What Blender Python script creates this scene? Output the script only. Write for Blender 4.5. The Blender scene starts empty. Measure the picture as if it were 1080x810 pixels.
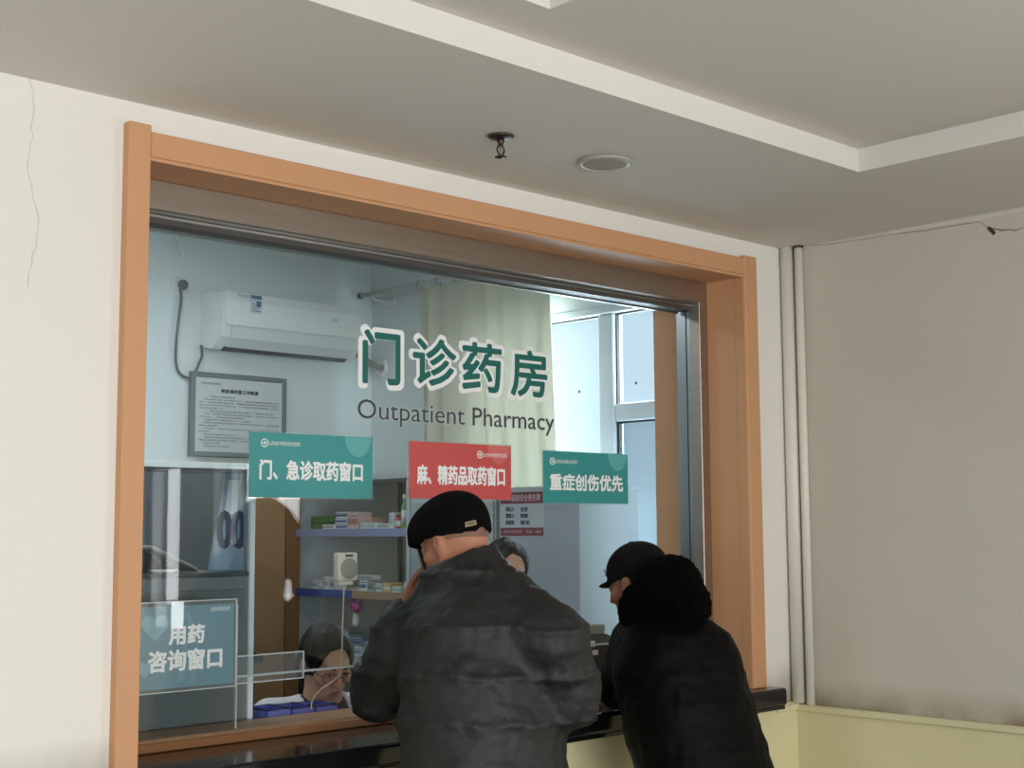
import bpy, bmesh, math, random
import numpy as np
from mathutils import Vector, Matrix, noise

scene = bpy.context.scene
COL = scene.collection
random.seed(7)

# ------------------------------------------------------------------ camera
FPX = 1464.84
H = 1.6
YAW, PIT, ROLL = (math.radians(a) for a in (43.628, 5.995, -0.350))

def cam_axes():
    f = np.array([math.sin(YAW)*math.cos(PIT), math.cos(YAW)*math.cos(PIT), math.sin(PIT)])
    r = np.array([math.cos(YAW), -math.sin(YAW), 0.0])
    u = np.cross(r, f)
    c, s = math.cos(ROLL), math.sin(ROLL)
    return c*r+s*u, -s*r+c*u, f
CR, CU, CF = cam_axes()
cam_data = bpy.data.cameras.new('camera')
cam_data.sensor_width = 36.0
cam_data.lens = FPX/1080*36
cam_data.clip_start = 0.05
cam = bpy.data.objects.new('camera', cam_data)
COL.objects.link(cam)
cam.matrix_world = Matrix(((CR[0], CU[0], -CF[0], 0), (CR[1], CU[1], -CF[1], 0), (CR[2], CU[2], -CF[2], H), (0, 0, 0, 1)))
scene.camera = cam

# ------------------------------------------------------------------ world and daylight
world = bpy.data.worlds.new('overcast_sky')
world.use_nodes = True
bgn = world.node_tree.nodes['Background']
bgn.inputs['Color'].default_value = (0.80, 0.91, 1.0, 1)
bgn.inputs['Strength'].default_value = 0.98
scene.world = world

def area(name, loc, direction, sx, sy, power, col):
    d = bpy.data.lights.new(name, 'AREA')
    d.shape = 'RECTANGLE'
    d.size, d.size_y, d.energy, d.color = sx, sy, power, col
    o = bpy.data.objects.new(name, d)
    COL.objects.link(o)
    o.location = loc
    o.rotation_euler = Vector(direction).to_track_quat('-Z', 'Y').to_euler()
    return o
# daylight entering by the windows of the hall (behind the viewer and in the right wall) and of the pharmacy
area('daylight_hall_rear', (-0.6, -5.3, 1.55), (0, 1, 0), 5.2, 1.9, 330, (0.99, 1.0, 1.0))
area('daylight_hall_left', (-5.25, -1.2, 1.55), (1, 0, 0), 4.2, 1.9, 55, (0.99, 1.0, 1.0))
area('daylight_hall_right_a', (4.66, -1.22, 1.5), (-1, 0, 0), 0.5, 1.1, 16, (1.0, 1.0, 0.99))
area('daylight_hall_right_b', (4.66, -0.12, 1.5), (-1, 0, 0), 0.85, 1.1, 27, (1.0, 1.0, 0.99))
area('daylight_pharmacy', (4.72, 4.2, 1.8), (-1, 0, 0), 1.5, 1.5, 115, (0.88, 0.95, 1.0))
area('pharmacy_fill_light', (2.3, 4.75, 3.02), (0, 0, -1), 1.15, 0.55, 16, (0.93, 0.98, 1.0))  # added fill light, brightens the pharmacy interior from out of view

vs = scene.view_settings
vs.view_transform = 'Standard'
vs.look = 'None'
vs.gamma = 1.0
vs.use_curve_mapping = False
vs.exposure = 0.12

# ------------------------------------------------------------------ helpers: pixels of the measured view to points at a known distance
def ray(px, py):
    return CR*(px-540)/FPX - CU*(py-405)/FPX + CF
ORI = np.array([0, 0, H])
def at_y(px, py, y):
    r = ray(px, py); return ORI + r*(y/r[1])
def at_x(px, py, x):
    r = ray(px, py); return ORI + r*(x/r[0])
def at_z(px, py, z):
    r = ray(px, py); return ORI + r*((z-H)/r[2])
def at_d(px, py, d):
    return ORI + ray(px, py)*d

# ------------------------------------------------------------------ materials
def lin(c):
    c = c/255.0
    return c/12.92 if c <= 0.04045 else ((c+0.055)/1.055)**2.4
MATS = {}
def mat(name, rgb, rough=0.6, metal=0.0, var=0.0, vscale=6.0, bump=0.0, bscale=80.0, sheen=0.0, coat=0.0, stretch=None, spec=None):
    if name in MATS:
        return MATS[name]
    m = bpy.data.materials.new(name)
    m.use_nodes = True
    nt = m.node_tree
    b = nt.nodes['Principled BSDF']
    c = [lin(v) for v in rgb]
    b.inputs['Base Color'].default_value = (*c, 1)
    b.inputs['Roughness'].default_value = rough
    b.inputs['Metallic'].default_value = metal
    if spec is not None:
        b.inputs['Specular IOR Level'].default_value = spec
    if sheen:
        b.inputs['Sheen Weight'].default_value = sheen
        b.inputs['Sheen Roughness'].default_value = 0.4
    if coat:
        b.inputs['Coat Weight'].default_value = coat
    if var or bump:
        tc = nt.nodes.new('ShaderNodeTexCoord')
        mp = nt.nodes.new('ShaderNodeMapping')
        if stretch:
            mp.inputs['Scale'].default_value = stretch
        nt.links.new(tc.outputs['Object'], mp.inputs['Vector'])
    if var:
        n = nt.nodes.new('ShaderNodeTexNoise')
        n.inputs['Scale'].default_value = vscale
        n.inputs['Detail'].default_value = 5
        nt.links.new(mp.outputs['Vector'], n.inputs['Vector'])
        mx = nt.nodes.new('ShaderNodeMix')
        mx.data_type = 'RGBA'
        mx.inputs['A'].default_value = (*[min(1, v*(1-var)) for v in c], 1)
        mx.inputs['B'].default_value = (*[min(1, v*(1+var)) for v in c], 1)
        nt.links.new(n.outputs['Fac'], mx.inputs['Factor'])
        nt.links.new(mx.outputs['Result'], b.inputs['Base Color'])
    if bump:
        n2 = nt.nodes.new('ShaderNodeTexNoise')
        n2.inputs['Scale'].default_value = bscale
        n2.inputs['Detail'].default_value = 4
        nt.links.new(mp.outputs['Vector'], n2.inputs['Vector'])
        bp = nt.nodes.new('ShaderNodeBump')
        bp.inputs['Strength'].default_value = bump
        bp.inputs['Distance'].default_value = 0.01
        nt.links.new(n2.outputs['Fac'], bp.inputs['Height'])
        nt.links.new(bp.outputs['Normal'], b.inputs['Normal'])
    MATS[name] = m
    return m

def glass(name, tint, refl=1.0, base=0.04, haze=0.0):
    if name in MATS:
        return MATS[name]
    m = bpy.data.materials.new(name)
    m.use_nodes = True
    nt = m.node_tree
    nt.nodes.remove(nt.nodes['Principled BSDF'])
    out = nt.nodes['Material Output']
    tr = nt.nodes.new('ShaderNodeBsdfTransparent')
    tr.inputs['Color'].default_value = (*tint, 1)
    gl = nt.nodes.new('ShaderNodeBsdfGlossy')
    gl.inputs['Roughness'].default_value = 0.0
    lw = nt.nodes.new('ShaderNodeLayerWeight')
    lw.inputs['Blend'].default_value = 0.5
    pw = nt.nodes.new('ShaderNodeMath'); pw.operation = 'POWER'; pw.inputs[1].default_value = 5
    ma = nt.nodes.new('ShaderNodeMath'); ma.operation = 'MULTIPLY_ADD'
    ma.inputs[1].default_value = 0.95*refl; ma.inputs[2].default_value = base*refl
    ma.use_clamp = True
    mx = nt.nodes.new('ShaderNodeMixShader')
    nt.links.new(lw.outputs['Facing'], pw.inputs[0])
    nt.links.new(pw.outputs[0], ma.inputs[0])
    nt.links.new(ma.outputs[0], mx.inputs[0])
    nt.links.new(tr.outputs[0], mx.inputs[1])
    nt.links.new(gl.outputs[0], mx.inputs[2])
    last = mx
    if haze:
        df = nt.nodes.new('ShaderNodeBsdfDiffuse')
        df.inputs['Color'].default_value = (0.75, 0.8, 0.82, 1)
        m2 = nt.nodes.new('ShaderNodeMixShader')
        m2.inputs[0].default_value = haze
        nt.links.new(mx.outputs[0], m2.inputs[1])
        nt.links.new(df.outputs[0], m2.inputs[2])
        last = m2
    nt.links.new(last.outputs[0], out.inputs['Surface'])
    MATS[name] = m
    return m

def stained_wall(name, rgb, stain, z0, z1, amount):
    """painted plaster with grime that has gathered above the ledge (patchy, noise-broken)"""
    m = mat(name, rgb, 0.75, var=0.03, vscale=2.0, bump=0.08, bscale=35)
    nt = m.node_tree
    b = nt.nodes['Principled BSDF']
    src = b.inputs['Base Color'].links[0].from_socket
    geo = nt.nodes.new('ShaderNodeNewGeometry')
    sep = nt.nodes.new('ShaderNodeSeparateXYZ')
    nt.links.new(geo.outputs['Position'], sep.inputs[0])
    mr = nt.nodes.new('ShaderNodeMapRange')
    mr.inputs['From Min'].default_value = z1
    mr.inputs['From Max'].default_value = z0
    nt.links.new(sep.outputs['Z'], mr.inputs['Value'])
    n = nt.nodes.new('ShaderNodeTexNoise')
    n.inputs['Scale'].default_value = 5.0
    n.inputs['Detail'].default_value = 6
    nt.links.new(geo.outputs['Position'], n.inputs['Vector'])
    cr = nt.nodes.new('ShaderNodeMapRange')
    cr.inputs['From Min'].default_value = 0.22
    cr.inputs['From Max'].default_value = 0.62
    nt.links.new(n.outputs['Fac'], cr.inputs['Value'])
    mu = nt.nodes.new('ShaderNodeMath'); mu.operation = 'MULTIPLY'
    nt.links.new(mr.outputs[0], mu.inputs[0]); nt.links.new(cr.outputs[0], mu.inputs[1])
    mu2 = nt.nodes.new('ShaderNodeMath'); mu2.operation = 'MULTIPLY'; mu2.inputs[1].default_value = amount
    nt.links.new(mu.outputs[0], mu2.inputs[0])
    mx = nt.nodes.new('ShaderNodeMix'); mx.data_type = 'RGBA'
    nt.links.new(mu2.outputs[0], mx.inputs['Factor'])
    nt.links.new(src, mx.inputs['A'])
    mx.inputs['B'].default_value = (*[lin(v) for v in stain], 1)
    nt.links.new(mx.outputs['Result'], b.inputs['Base Color'])
    return m

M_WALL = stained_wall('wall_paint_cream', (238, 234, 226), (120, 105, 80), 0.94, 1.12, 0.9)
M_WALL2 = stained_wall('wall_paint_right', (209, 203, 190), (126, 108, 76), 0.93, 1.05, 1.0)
M_CEIL = mat('ceiling_paint', (226, 222, 214), 0.85, var=0.02, vscale=1.5)
M_YEL = mat('dado_paint_yellow', (228, 220, 176), 0.55, var=0.05, vscale=3, bump=0.05, bscale=30)
M_FLOOR = mat('floor_tile', (118, 116, 112), 0.35, var=0.08, vscale=4)
M_ORANGE = mat('orange_frame_enamel', (209, 156, 114), 0.5, var=0.04, vscale=5)
M_STEEL = mat('brushed_steel', (172, 162, 152), 0.42, 1.0, var=0.12, vscale=9, stretch=(0.6, 1, 6))
M_ALU = mat('aluminium', (176, 182, 184), 0.3, 1.0)
M_DARKTRACK = mat('dark_track', (86, 82, 78), 0.5, 0.3)
M_GRANITE = mat('black_granite', (24, 24, 26), 0.12, var=0.5, vscale=160)
M_WOOD = mat('oak_sill', (152, 116, 84), 0.45, var=0.22, vscale=14, stretch=(1, 14, 14))
M_WOOD2 = mat('oak_door', (188, 146, 104), 0.5, var=0.10, vscale=10, stretch=(14, 14, 1))
M_WOODD = mat('oak_door_edge', (150, 108, 70), 0.5, var=0.1, vscale=10, stretch=(14, 14, 1))
M_INWALL = mat('pharmacy_wall_paint', (226, 232, 232), 0.8, var=0.02, vscale=2)
M_WHITE = mat('white_plastic', (236, 238, 236), 0.35)
M_WHITEM = mat('white_matt', (232, 232, 228), 0.7)
M_PIPE = mat('white_pipe_paint', (234, 229, 217), 0.4, var=0.03)
M_PVC = mat('pvc_frame', (214, 220, 224), 0.35)
M_GASKET = mat('rubber_gasket', (42, 46, 48), 0.6)
M_DARK = mat('black_plastic', (20, 20, 22), 0.4)
M_GREYP = mat('grey_panel', (112, 120, 121), 0.5, var=0.03)
M_GREYD = mat('dark_grey_steel', (70, 76, 78), 0.4, var=0.06)
M_CABW = mat('cabinet_white', (196, 204, 208), 0.45)
M_CABG = mat('cabinet_grey', (220, 222, 214), 0.5)
M_BLUE = mat('blue_edge', (52, 82, 168), 0.4)
M_BLUEL = mat('pale_blue_edge', (150, 160, 200), 0.5, var=0.25, vscale=60)
M_CREAM = mat('cream_plastic', (222, 216, 200), 0.45)
M_CURT = mat('cream_curtain', (222, 218, 200), 0.85, var=0.04, vscale=10, bump=0.1, bscale=200)
M_TEAL = mat('sign_teal', (52, 150, 150), 0.35, var=0.03)
M_RED = mat('sign_red', (206, 84, 82), 0.35, var=0.03)
M_BLUESIGN = mat('sign_blue', (104, 150, 166), 0.35, var=0.10, vscale=4, stretch=(6, 1, 0.6))
M_BLUESIGN2 = mat('sign_blue_light', (140, 182, 196), 0.35)
M_TEALL = mat('sign_teal_light', (96, 176, 176), 0.35)
M_PRINTW = mat('print_white', (246, 248, 248), 0.5)
M_PRINTG = mat('print_green', (22, 106, 98), 0.5)
M_PRINTD = mat('print_dark', (58, 66, 66), 0.6)
M_PRINTB = mat('print_navy', (48, 66, 92), 0.6)
M_MAROON = mat('print_maroon', (122, 44, 62), 0.6)
M_PAPER = mat('paper', (214, 218, 216), 0.8)
M_SKIN = mat('skin', (184, 126, 102), 0.55, var=0.06, vscale=30)
M_SKIN2 = mat('skin_fair', (214, 166, 140), 0.5, var=0.04, vscale=30)
M_LIP = mat('lips', (172, 96, 88), 0.5)
M_HAIR = mat('black_hair', (18, 15, 14), 0.5, bump=0.3, bscale=120, stretch=(1, 1, 0.15), spec=0.2)
M_HAIRG = mat('cropped_grey_hair', (138, 104, 88), 0.85, var=0.2, vscale=40)
M_JACKET = mat('dark_grey_nylon', (26, 26, 27), 0.6, var=0.10, vscale=14, bump=0.5, bscale=26)
M_COAT = mat('black_coat', (3, 3, 3), 0.6, bump=0.2, bscale=50, spec=0.12)
M_FUR = mat('black_fur', (3, 3, 3), 1.0, bump=0.8, bscale=260, spec=0.1)
M_CAPB = mat('black_wool', (12, 12, 13), 0.95, bump=0.4, bscale=320, spec=0.1)
M_CAPT = mat('black_cap_twill', (10, 10, 11), 0.8, bump=0.3, bscale=260, spec=0.2)
M_TROUSER = mat('dark_trousers', (26, 27, 30), 0.8)
M_SHOE = mat('black_shoe', (16, 16, 16), 0.4)
M_LEATHER = mat('tan_leather_tag', (150, 136, 112), 0.6, var=0.15, vscale=50)
M_COATW = mat('white_medical_coat', (226, 226, 236), 0.7, bump=0.2, bscale=30)
M_SWEAT = mat('dark_brown_collar', (48, 42, 40), 0.9)
M_TRAY = mat('lilac_blue_tray', (104, 112, 190), 0.45)
M_TRAYR = mat('navy_rim', (34, 40, 84), 0.4)
M_CRACK = mat('crack_brown', (128, 118, 102), 0.95)  # plain brown of the cracks in the plaster
M_BROWN = mat('bronze_fitting', (78, 70, 60), 0.4, 0.8)
M_GLASS = glass('window_glass', (0.925, 0.955, 0.965), 1.0, 0.027)
M_GLASSC = glass('cabinet_glass', (0.93, 0.96, 0.95), 0.5)
M_ACRYL = glass('acrylic', (0.95, 0.97, 0.97), 1.0, 0.04, haze=0.06)
M_ACRYLE = glass('acrylic_edge', (0.75, 0.82, 0.82), 1.0, 0.1, haze=0.65)
M_PANE2 = glass('frosted_pane', (0.90, 0.95, 0.97), 0.5, 0.04, haze=0.06)
M_PANE3 = glass('frosted_sash_pane', (0.62, 0.69, 0.72), 0.5, 0.04, haze=0.12)

# ------------------------------------------------------------------ object helpers
ORG = {}
def finish(o, label=None, cat=None, group=None, kind=None):
    if label: o['label'] = label
    if cat: o['category'] = cat
    if group: o['group'] = group
    if kind: o['kind'] = kind
    return o

def root(name, loc, label, cat, group=None):
    o = bpy.data.objects.new(name, None)
    o.empty_display_size = 0.05
    COL.objects.link(o)
    o.location = loc
    ORG[o] = Vector(loc)
    return finish(o, label, cat, group)

def mesh_obj(name, verts, faces, m, parent=None, smooth=False, sharp=None):
    verts = [Vector(v) for v in verts]
    if parent is not None:
        L = ORG[parent]
    else:
        xs = [v.x for v in verts]; ys = [v.y for v in verts]; zs = [v.z for v in verts]
        L = Vector(((min(xs)+max(xs))/2, (min(ys)+max(ys))/2, min(zs)))
    me = bpy.data.meshes.new(name)
    me.from_pydata([v-L for v in verts], [], faces)
    me.update()
    if smooth:
        me.polygons.foreach_set('use_smooth', [True]*len(me.polygons))
    me.materials.append(m)
    o = bpy.data.objects.new(name, me)
    COL.objects.link(o)
    if parent is not None:
        o.parent = parent
    else:
        o.location = L
    ORG[o] = L
    return o

def bm_obj(name, bm, m, parent=None, smooth=False):
    bm.normal_update()
    bm.verts.index_update()
    v = [vv.co.copy() for vv in bm.verts]
    f = [[x.index for x in ff.verts] for ff in bm.faces]
    bm.free()
    return mesh_obj(name, v, f, m, parent, smooth)

def add_box(bm, lo, hi, bev=0.0, rot=None, piv=None, seg=1):
    lo = Vector(lo); hi = Vector(hi)
    c = (lo+hi)/2; s = hi-lo
    r = bmesh.ops.create_cube(bm, size=1.0)
    vs_ = r['verts']
    for v in vs_:
        v.co = Vector((v.co.x*s.x, v.co.y*s.y, v.co.z*s.z))+c
    if bev:
        es = list({e for v in vs_ for e in v.link_edges})
        rb = bmesh.ops.bevel(bm, geom=es, offset=bev, segments=seg, affect='EDGES', profile=0.5)
        vs_ = list({v for f in rb['faces'] for v in f.verts} | {v for v in vs_ if v.is_valid})
    if rot is not None:
        p = Vector(piv) if piv is not None else c
        for v in vs_:
            v.co = rot @ (v.co-p) + p
    return vs_

def box(name, lo, hi, m, parent=None, bev=0.0, rot=None, piv=None, seg=1):
    bm = bmesh.new()
    add_box(bm, lo, hi, bev, rot, piv, seg)
    return bm_obj(name, bm, m, parent)

def tube_geo(pts, rad, n=10, closed=False):
    pts = [Vector(p) for p in pts]
    V, Fc = [], []
    k = len(pts)
    prev = None
    for i, p in enumerate(pts):
        if closed:
            t = (pts[(i+1) % k]-pts[i-1]).normalized()
        else:
            t = (pts[min(i+1, k-1)]-pts[max(i-1, 0)]).normalized()
        if prev is None:
            a = Vector((0, 0, 1)) if abs(t.z) < 0.9 else Vector((1, 0, 0))
            nrm = t.cross(a).normalized()
        else:
            nrm = (prev - t*prev.dot(t)).normalized()
        prev = nrm
        b = t.cross(nrm)
        r = rad[i] if isinstance(rad, (list, tuple)) else rad
        for j in range(n):
            a = 2*math.pi*j/n
            V.append(p + (nrm*math.cos(a)+b*math.sin(a))*r)
    for i in range(k if closed else k-1):
        for j in range(n):
            i2 = (i+1) % k
            Fc.append((i*n+j, i*n+(j+1) % n, i2*n+(j+1) % n, i2*n+j))
    if not closed:
        Fc.append(tuple(range(n-1, -1, -1)))
        Fc.append(tuple(range((k-1)*n, k*n)))
    return V, Fc

def tube(name, pts, rad, m, parent=None, n=10, closed=False):
    V, Fc = tube_geo(pts, rad, n, closed)
    return mesh_obj(name, V, Fc, m, parent, True)

def smooth_path(pts, sub=8):
    pts = [Vector(p) for p in pts]
    out = []
    for i in range(len(pts)-1):
        p0 = pts[max(i-1, 0)]; p1 = pts[i]; p2 = pts[i+1]; p3 = pts[min(i+2, len(pts)-1)]
        for s in range(sub):
            t = s/sub
            out.append(0.5*((2*p1)+(p2-p0)*t+(2*p0-5*p1+4*p2-p3)*t*t+(-p0+3*p1-3*p2+p3)*t**3))
    out.append(pts[-1])
    return out

def lathe(name, prof, axis_pt, m, parent=None, n=20, axis=(0, 0, 1), smooth=True):
    ax = Vector(axis).normalized()
    a = Vector((0, 0, 1)) if abs(ax.z) < 0.9 else Vector((1, 0, 0))
    e1 = ax.cross(a).normalized(); e2 = ax.cross(e1)
    V, Fc = [], []
    p = Vector(axis_pt)
    for r, h in prof:
        for j in range(n):
            t = 2*math.pi*j/n
            V.append(p+ax*h+(e1*math.cos(t)+e2*math.sin(t))*r)
    for i in range(len(prof)-1):
        for j in range(n):
            Fc.append((i*n+j, i*n+(j+1) % n, (i+1)*n+(j+1) % n, (i+1)*n+j))
    Fc.append(tuple(range(n-1, -1, -1)))
    Fc.append(tuple(range((len(prof)-1)*n, len(prof)*n)))
    return mesh_obj(name, V, Fc, m, parent, smooth)

def prism(name, poly, y0, y1, m, parent=None, axis='y'):
    """poly of (a, z) points extruded along y (axis='y', a is x) or along x (axis='x', a is y)"""
    n = len(poly)
    f = (lambda a, z, t: (a, t, z)) if axis == 'y' else (lambda a, z, t: (t, a, z))
    V = [f(a, z, y0) for a, z in poly]+[f(a, z, y1) for a, z in poly]
    Fc = [tuple(range(n)), tuple(range(2*n-1, n-1, -1))]
    for i in range(n):
        Fc.append((i, (i+1) % n, n+(i+1) % n, n+i))
    bm = bmesh.new()
    vv = [bm.verts.new(v) for v in V]
    for fc in Fc:
        bm.faces.new([vv[i] for i in fc])
    bmesh.ops.recalc_face_normals(bm, faces=bm.faces)
    return bm_obj(name, bm, m, parent)

def text(name, body, m, parent, frame, x0, x1, z0, z1, bold=0.0, thick=0.0, keep=False, spacing=1.0, shear=0.0):
    """flat lettering fitted to a rectangle; frame(a, b, t) maps right/up/out to the world"""
    cu = bpy.data.curves.new(name, 'FONT')
    cu.body = body
    cu.size = 1.0
    cu.space_character = spacing
    cu.resolution_u = 3
    t = bpy.data.objects.new(name, cu)
    COL.objects.link(t)
    dg = bpy.context.evaluated_depsgraph_get()
    me = bpy.data.meshes.new_from_object(t.evaluated_get(dg))
    vs_ = [v.co.copy() for v in me.vertices]
    fs = [tuple(p.vertices) for p in me.polygons]
    bpy.data.objects.remove(t); bpy.data.curves.remove(cu); bpy.data.meshes.remove(me)
    if not vs_:
        print('EMPTY TEXT', body); return None
    ax0 = min(v.x for v in vs_); ax1 = max(v.x for v in vs_)
    ay0 = min(v.y for v in vs_); ay1 = max(v.y for v in vs_)
    sx = (x1-x0)/(ax1-ax0); sz = (z1-z0)/(ay1-ay0)
    if keep:
        sz = sx = min(sx, sz)
    if bold > 0:       # heavier weight: the glyph spread outwards by `bold` metres
        x0 += bold; x1 -= bold; z0 += bold; z1 -= bold
        sx = (x1-x0)/(ax1-ax0); sz = (z1-z0)/(ay1-ay0)
        nd = 16 if bold > 0.006 else 8
        sh = [(0, 0)]+[(bold*math.cos(2*math.pi*i/nd), bold*math.sin(2*math.pi*i/nd)) for i in range(nd)]
    else:
        sh = [(0, 0)]
    V, F2 = [], []
    fo = Vector(frame(0, 0, 0))
    nr = (Vector(frame(1, 0, 0))-fo).cross(Vector(frame(0, 1, 0))-fo).normalized()
    for i_, (dx, dz) in enumerate(sh):
        o_ = len(V)
        V += [Vector(frame(x0+(v.x-ax0)*sx+dx, z0+(v.y-ay0)*sz+dz, 0))+nr*(i_*0.00006) for v in vs_]
        F2 += [tuple(i+o_ for i in f) for f in fs]
    return mesh_obj(name, V, F2, m, parent)

# ------------------------------------------------------------------ signed-distance bodies, meshed with surface nets
class SDF:
    def __init__(self, lo, hi, vox):
        self.lo = np.array(lo, float); self.vox = vox
        self.n = np.ceil((np.array(hi)-self.lo)/vox).astype(int)+1
        self.ax = [self.lo[i]+np.arange(self.n[i])*vox for i in range(3)]
        self.d = np.full(self.n, 1.0, np.float32)
    def region(self, lo, hi):
        sl = []
        for i in range(3):
            a = max(0, int((lo[i]-self.lo[i])/self.vox)); b = min(self.n[i], int((hi[i]-self.lo[i])/self.vox)+2)
            if b <= a: return None, None
            sl.append(slice(a, b))
        X, Y, Z = np.meshgrid(self.ax[0][sl[0]], self.ax[1][sl[1]], self.ax[2][sl[2]], indexing='ij')
        return tuple(sl), np.stack([X, Y, Z], -1)
    def merge(self, sl, di, k, sub=False):
        d = self.d[sl]
        if sub:
            self.d[sl] = np.maximum(d, -di)
        elif k > 0:
            h = np.clip(0.5+0.5*(d-di)/k, 0, 1)
            self.d[sl] = d+(di-d)*h-k*h*(1-h)
        else:
            self.d[sl] = np.minimum(d, di)
    def cap(self, a, b, ra, rb=None, k=0.03, sub=False):
        rb = ra if rb is None else rb
        a = np.array(a, float); b = np.array(b, float); m = max(ra, rb)+k+3*self.vox
        sl, P = self.region(np.minimum(a, b)-m, np.maximum(a, b)+m)
        if sl is None: return
        ab = b-a
        t = np.clip(((P-a)@ab)/max(ab@ab, 1e-9), 0, 1)
        di = np.linalg.norm(P-a-t[..., None]*ab, axis=-1)-(ra+(rb-ra)*t)
        self.merge(sl, di, k, sub)
    def ell(self, c, r, R=None, k=0.03, sub=False):
        c = np.array(c, float); r = np.array(r, float)
        R = np.eye(3) if R is None else np.array(R)
        m = r.max()+k+3*self.vox
        sl, P = self.region(c-m, c+m)
        if sl is None: return
        q = (P-c)@R          # columns of R are the local axes
        k0 = np.linalg.norm(q/r, axis=-1); k1 = np.linalg.norm(q/(r*r), axis=-1)+1e-9
        self.merge(sl, k0*(k0-1)/k1, k, sub)
    def cut(self, p, n):
        X, Y, Z = np.meshgrid(*self.ax, indexing='ij')
        n = np.array(n, float); n /= np.linalg.norm(n)
        self.d = np.maximum(self.d, ((X-p[0])*n[0]+(Y-p[1])*n[1]+(Z-p[2])*n[2]).astype(np.float32))
    def mesh(self):
        d = self.d
        d[0], d[-1], d[:, 0], d[:, -1], d[:, :, 0], d[:, :, -1] = (np.maximum(q, 1e-3) for q in (d[0], d[-1], d[:, 0], d[:, -1], d[:, :, 0], d[:, :, -1]))
        ins = d < 0
        nx, ny, nz = d.shape
        acc = np.zeros((nx-1, ny-1, nz-1, 3), np.float32); cnt = np.zeros((nx-1, ny-1, nz-1), np.float32)
        quads = []
        for ax in range(3):
            s0 = [slice(None)]*3; s1 = [slice(None)]*3
            s0[ax] = slice(0, -1); s1[ax] = slice(1, None)
            cr = np.argwhere(ins[tuple(s0)] != ins[tuple(s1)])
            if len(cr) == 0: continue
            c1 = cr.copy(); c1[:, ax] += 1
            d0 = d[tuple(cr.T)]; d1 = d[tuple(c1.T)]
            t = d0/(d0-d1)
            pos = cr.astype(np.float32); pos[:, ax] += t
            o1, o2 = (ax+1) % 3, (ax+2) % 3
            ok = (cr[:, o1] > 0) & (cr[:, o2] > 0) & (cr[:, o1] < d.shape[o1]-1) & (cr[:, o2] < d.shape[o2]-1)
            cr, pos, d0 = cr[ok], pos[ok], d0[ok]
            cells = []
            for a_, b_ in ((0, 0), (1, 0), (1, 1), (0, 1)):
                c = cr.copy(); c[:, o1] -= a_; c[:, o2] -= b_
                np.add.at(acc, tuple(c.T), pos); np.add.at(cnt, tuple(c.T), 1)
                cells.append(c)
            flip = d0 < 0
            quads.append((cells, flip))
        idx = -np.ones(cnt.shape, np.int64)
        on = cnt > 0
        idx[on] = np.arange(on.sum())
        V = acc[on]/cnt[on][:, None]*self.vox+self.lo
        Fs = []
        for cells, flip in quads:
            q = np.stack([idx[tuple(c.T)] for c in cells], 1)
            q[~flip] = q[~flip][:, ::-1]
            Fs.append(q)
        return V, np.concatenate(Fs)[:, ::-1]

def relax(V, Fq, it=2):
    for _ in range(it):
        acc = np.zeros_like(V); n = np.zeros(len(V))
        for a, b in ((0, 1), (1, 2), (2, 3), (3, 0)):
            np.add.at(acc, Fq[:, a], V[Fq[:, b]]); np.add.at(acc, Fq[:, b], V[Fq[:, a]])
            np.add.at(n, Fq[:, a], 1); np.add.at(n, Fq[:, b], 1)
        V = V*0.5+0.5*acc/np.maximum(n, 1)[:, None]
    return V

def normals(V, Fq):
    fn = np.cross(V[Fq[:, 2]]-V[Fq[:, 0]], V[Fq[:, 3]]-V[Fq[:, 1]])
    N = np.zeros_like(V)
    for i in range(4):
        np.add.at(N, Fq[:, i], fn)
    return N/np.maximum(np.linalg.norm(N, axis=1), 1e-9)[:, None]

def sdf_obj(name, S, m, parent, it=2, disp=None):
    V, Fq = S.mesh()
    V = relax(V.astype(float), Fq, it)
    if disp is not None:
        N = normals(V, Fq)
        V = V+N*disp(V, N)[:, None]
    return mesh_obj(name, V.tolist(), Fq.tolist(), m, parent, True)

def basis(fwd, up=(0, 0, 1)):
    f = np.array(fwd, float); f /= np.linalg.norm(f)
    r = np.cross(f, np.array(up, float)); r /= np.linalg.norm(r)
    u = np.cross(r, f)
    return np.stack([r, f, u], 1)      # columns: right, forward, up

# ================================================================== STRUCTURE
XR = 4.445          # right wall of the hall
YW = 3.125          # front wall plane
ZC = 2.679          # lower ceiling
def struct(name, boxes, m, label, cat='wall'):
    bm = bmesh.new()
    for lo, hi in boxes:
        add_box(bm, lo, hi)
    o = bm_obj(name, bm, m)
    return finish(o, label, cat, None, 'structure')

OX0, OX1, OZ0, OZ1 = 1.69, 4.17, 1.0, 2.545
struct('wall_front', [((-5.2, YW, 0.0), (OX0, 3.5, 3.3)), ((OX1, YW, 0.0), (XR+0.25, 3.5, 3.3)), ((OX0, YW, OZ1), (OX1, 3.5, 3.3)), ((OX0, YW, 0.0), (OX1, 3.5, 0.944))],
       M_WALL, 'cream painted wall around the pharmacy window')
WZ0, WZ1 = 0.95, 2.05
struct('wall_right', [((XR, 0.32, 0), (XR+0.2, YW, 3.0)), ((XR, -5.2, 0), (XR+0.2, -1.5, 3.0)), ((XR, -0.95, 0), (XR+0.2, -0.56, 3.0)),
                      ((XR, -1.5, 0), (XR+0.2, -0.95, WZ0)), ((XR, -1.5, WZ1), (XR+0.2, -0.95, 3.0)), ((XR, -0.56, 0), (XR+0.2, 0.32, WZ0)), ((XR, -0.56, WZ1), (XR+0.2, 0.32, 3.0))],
       M_WALL2, 'off-white plaster wall on the right of the hall')
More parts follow.
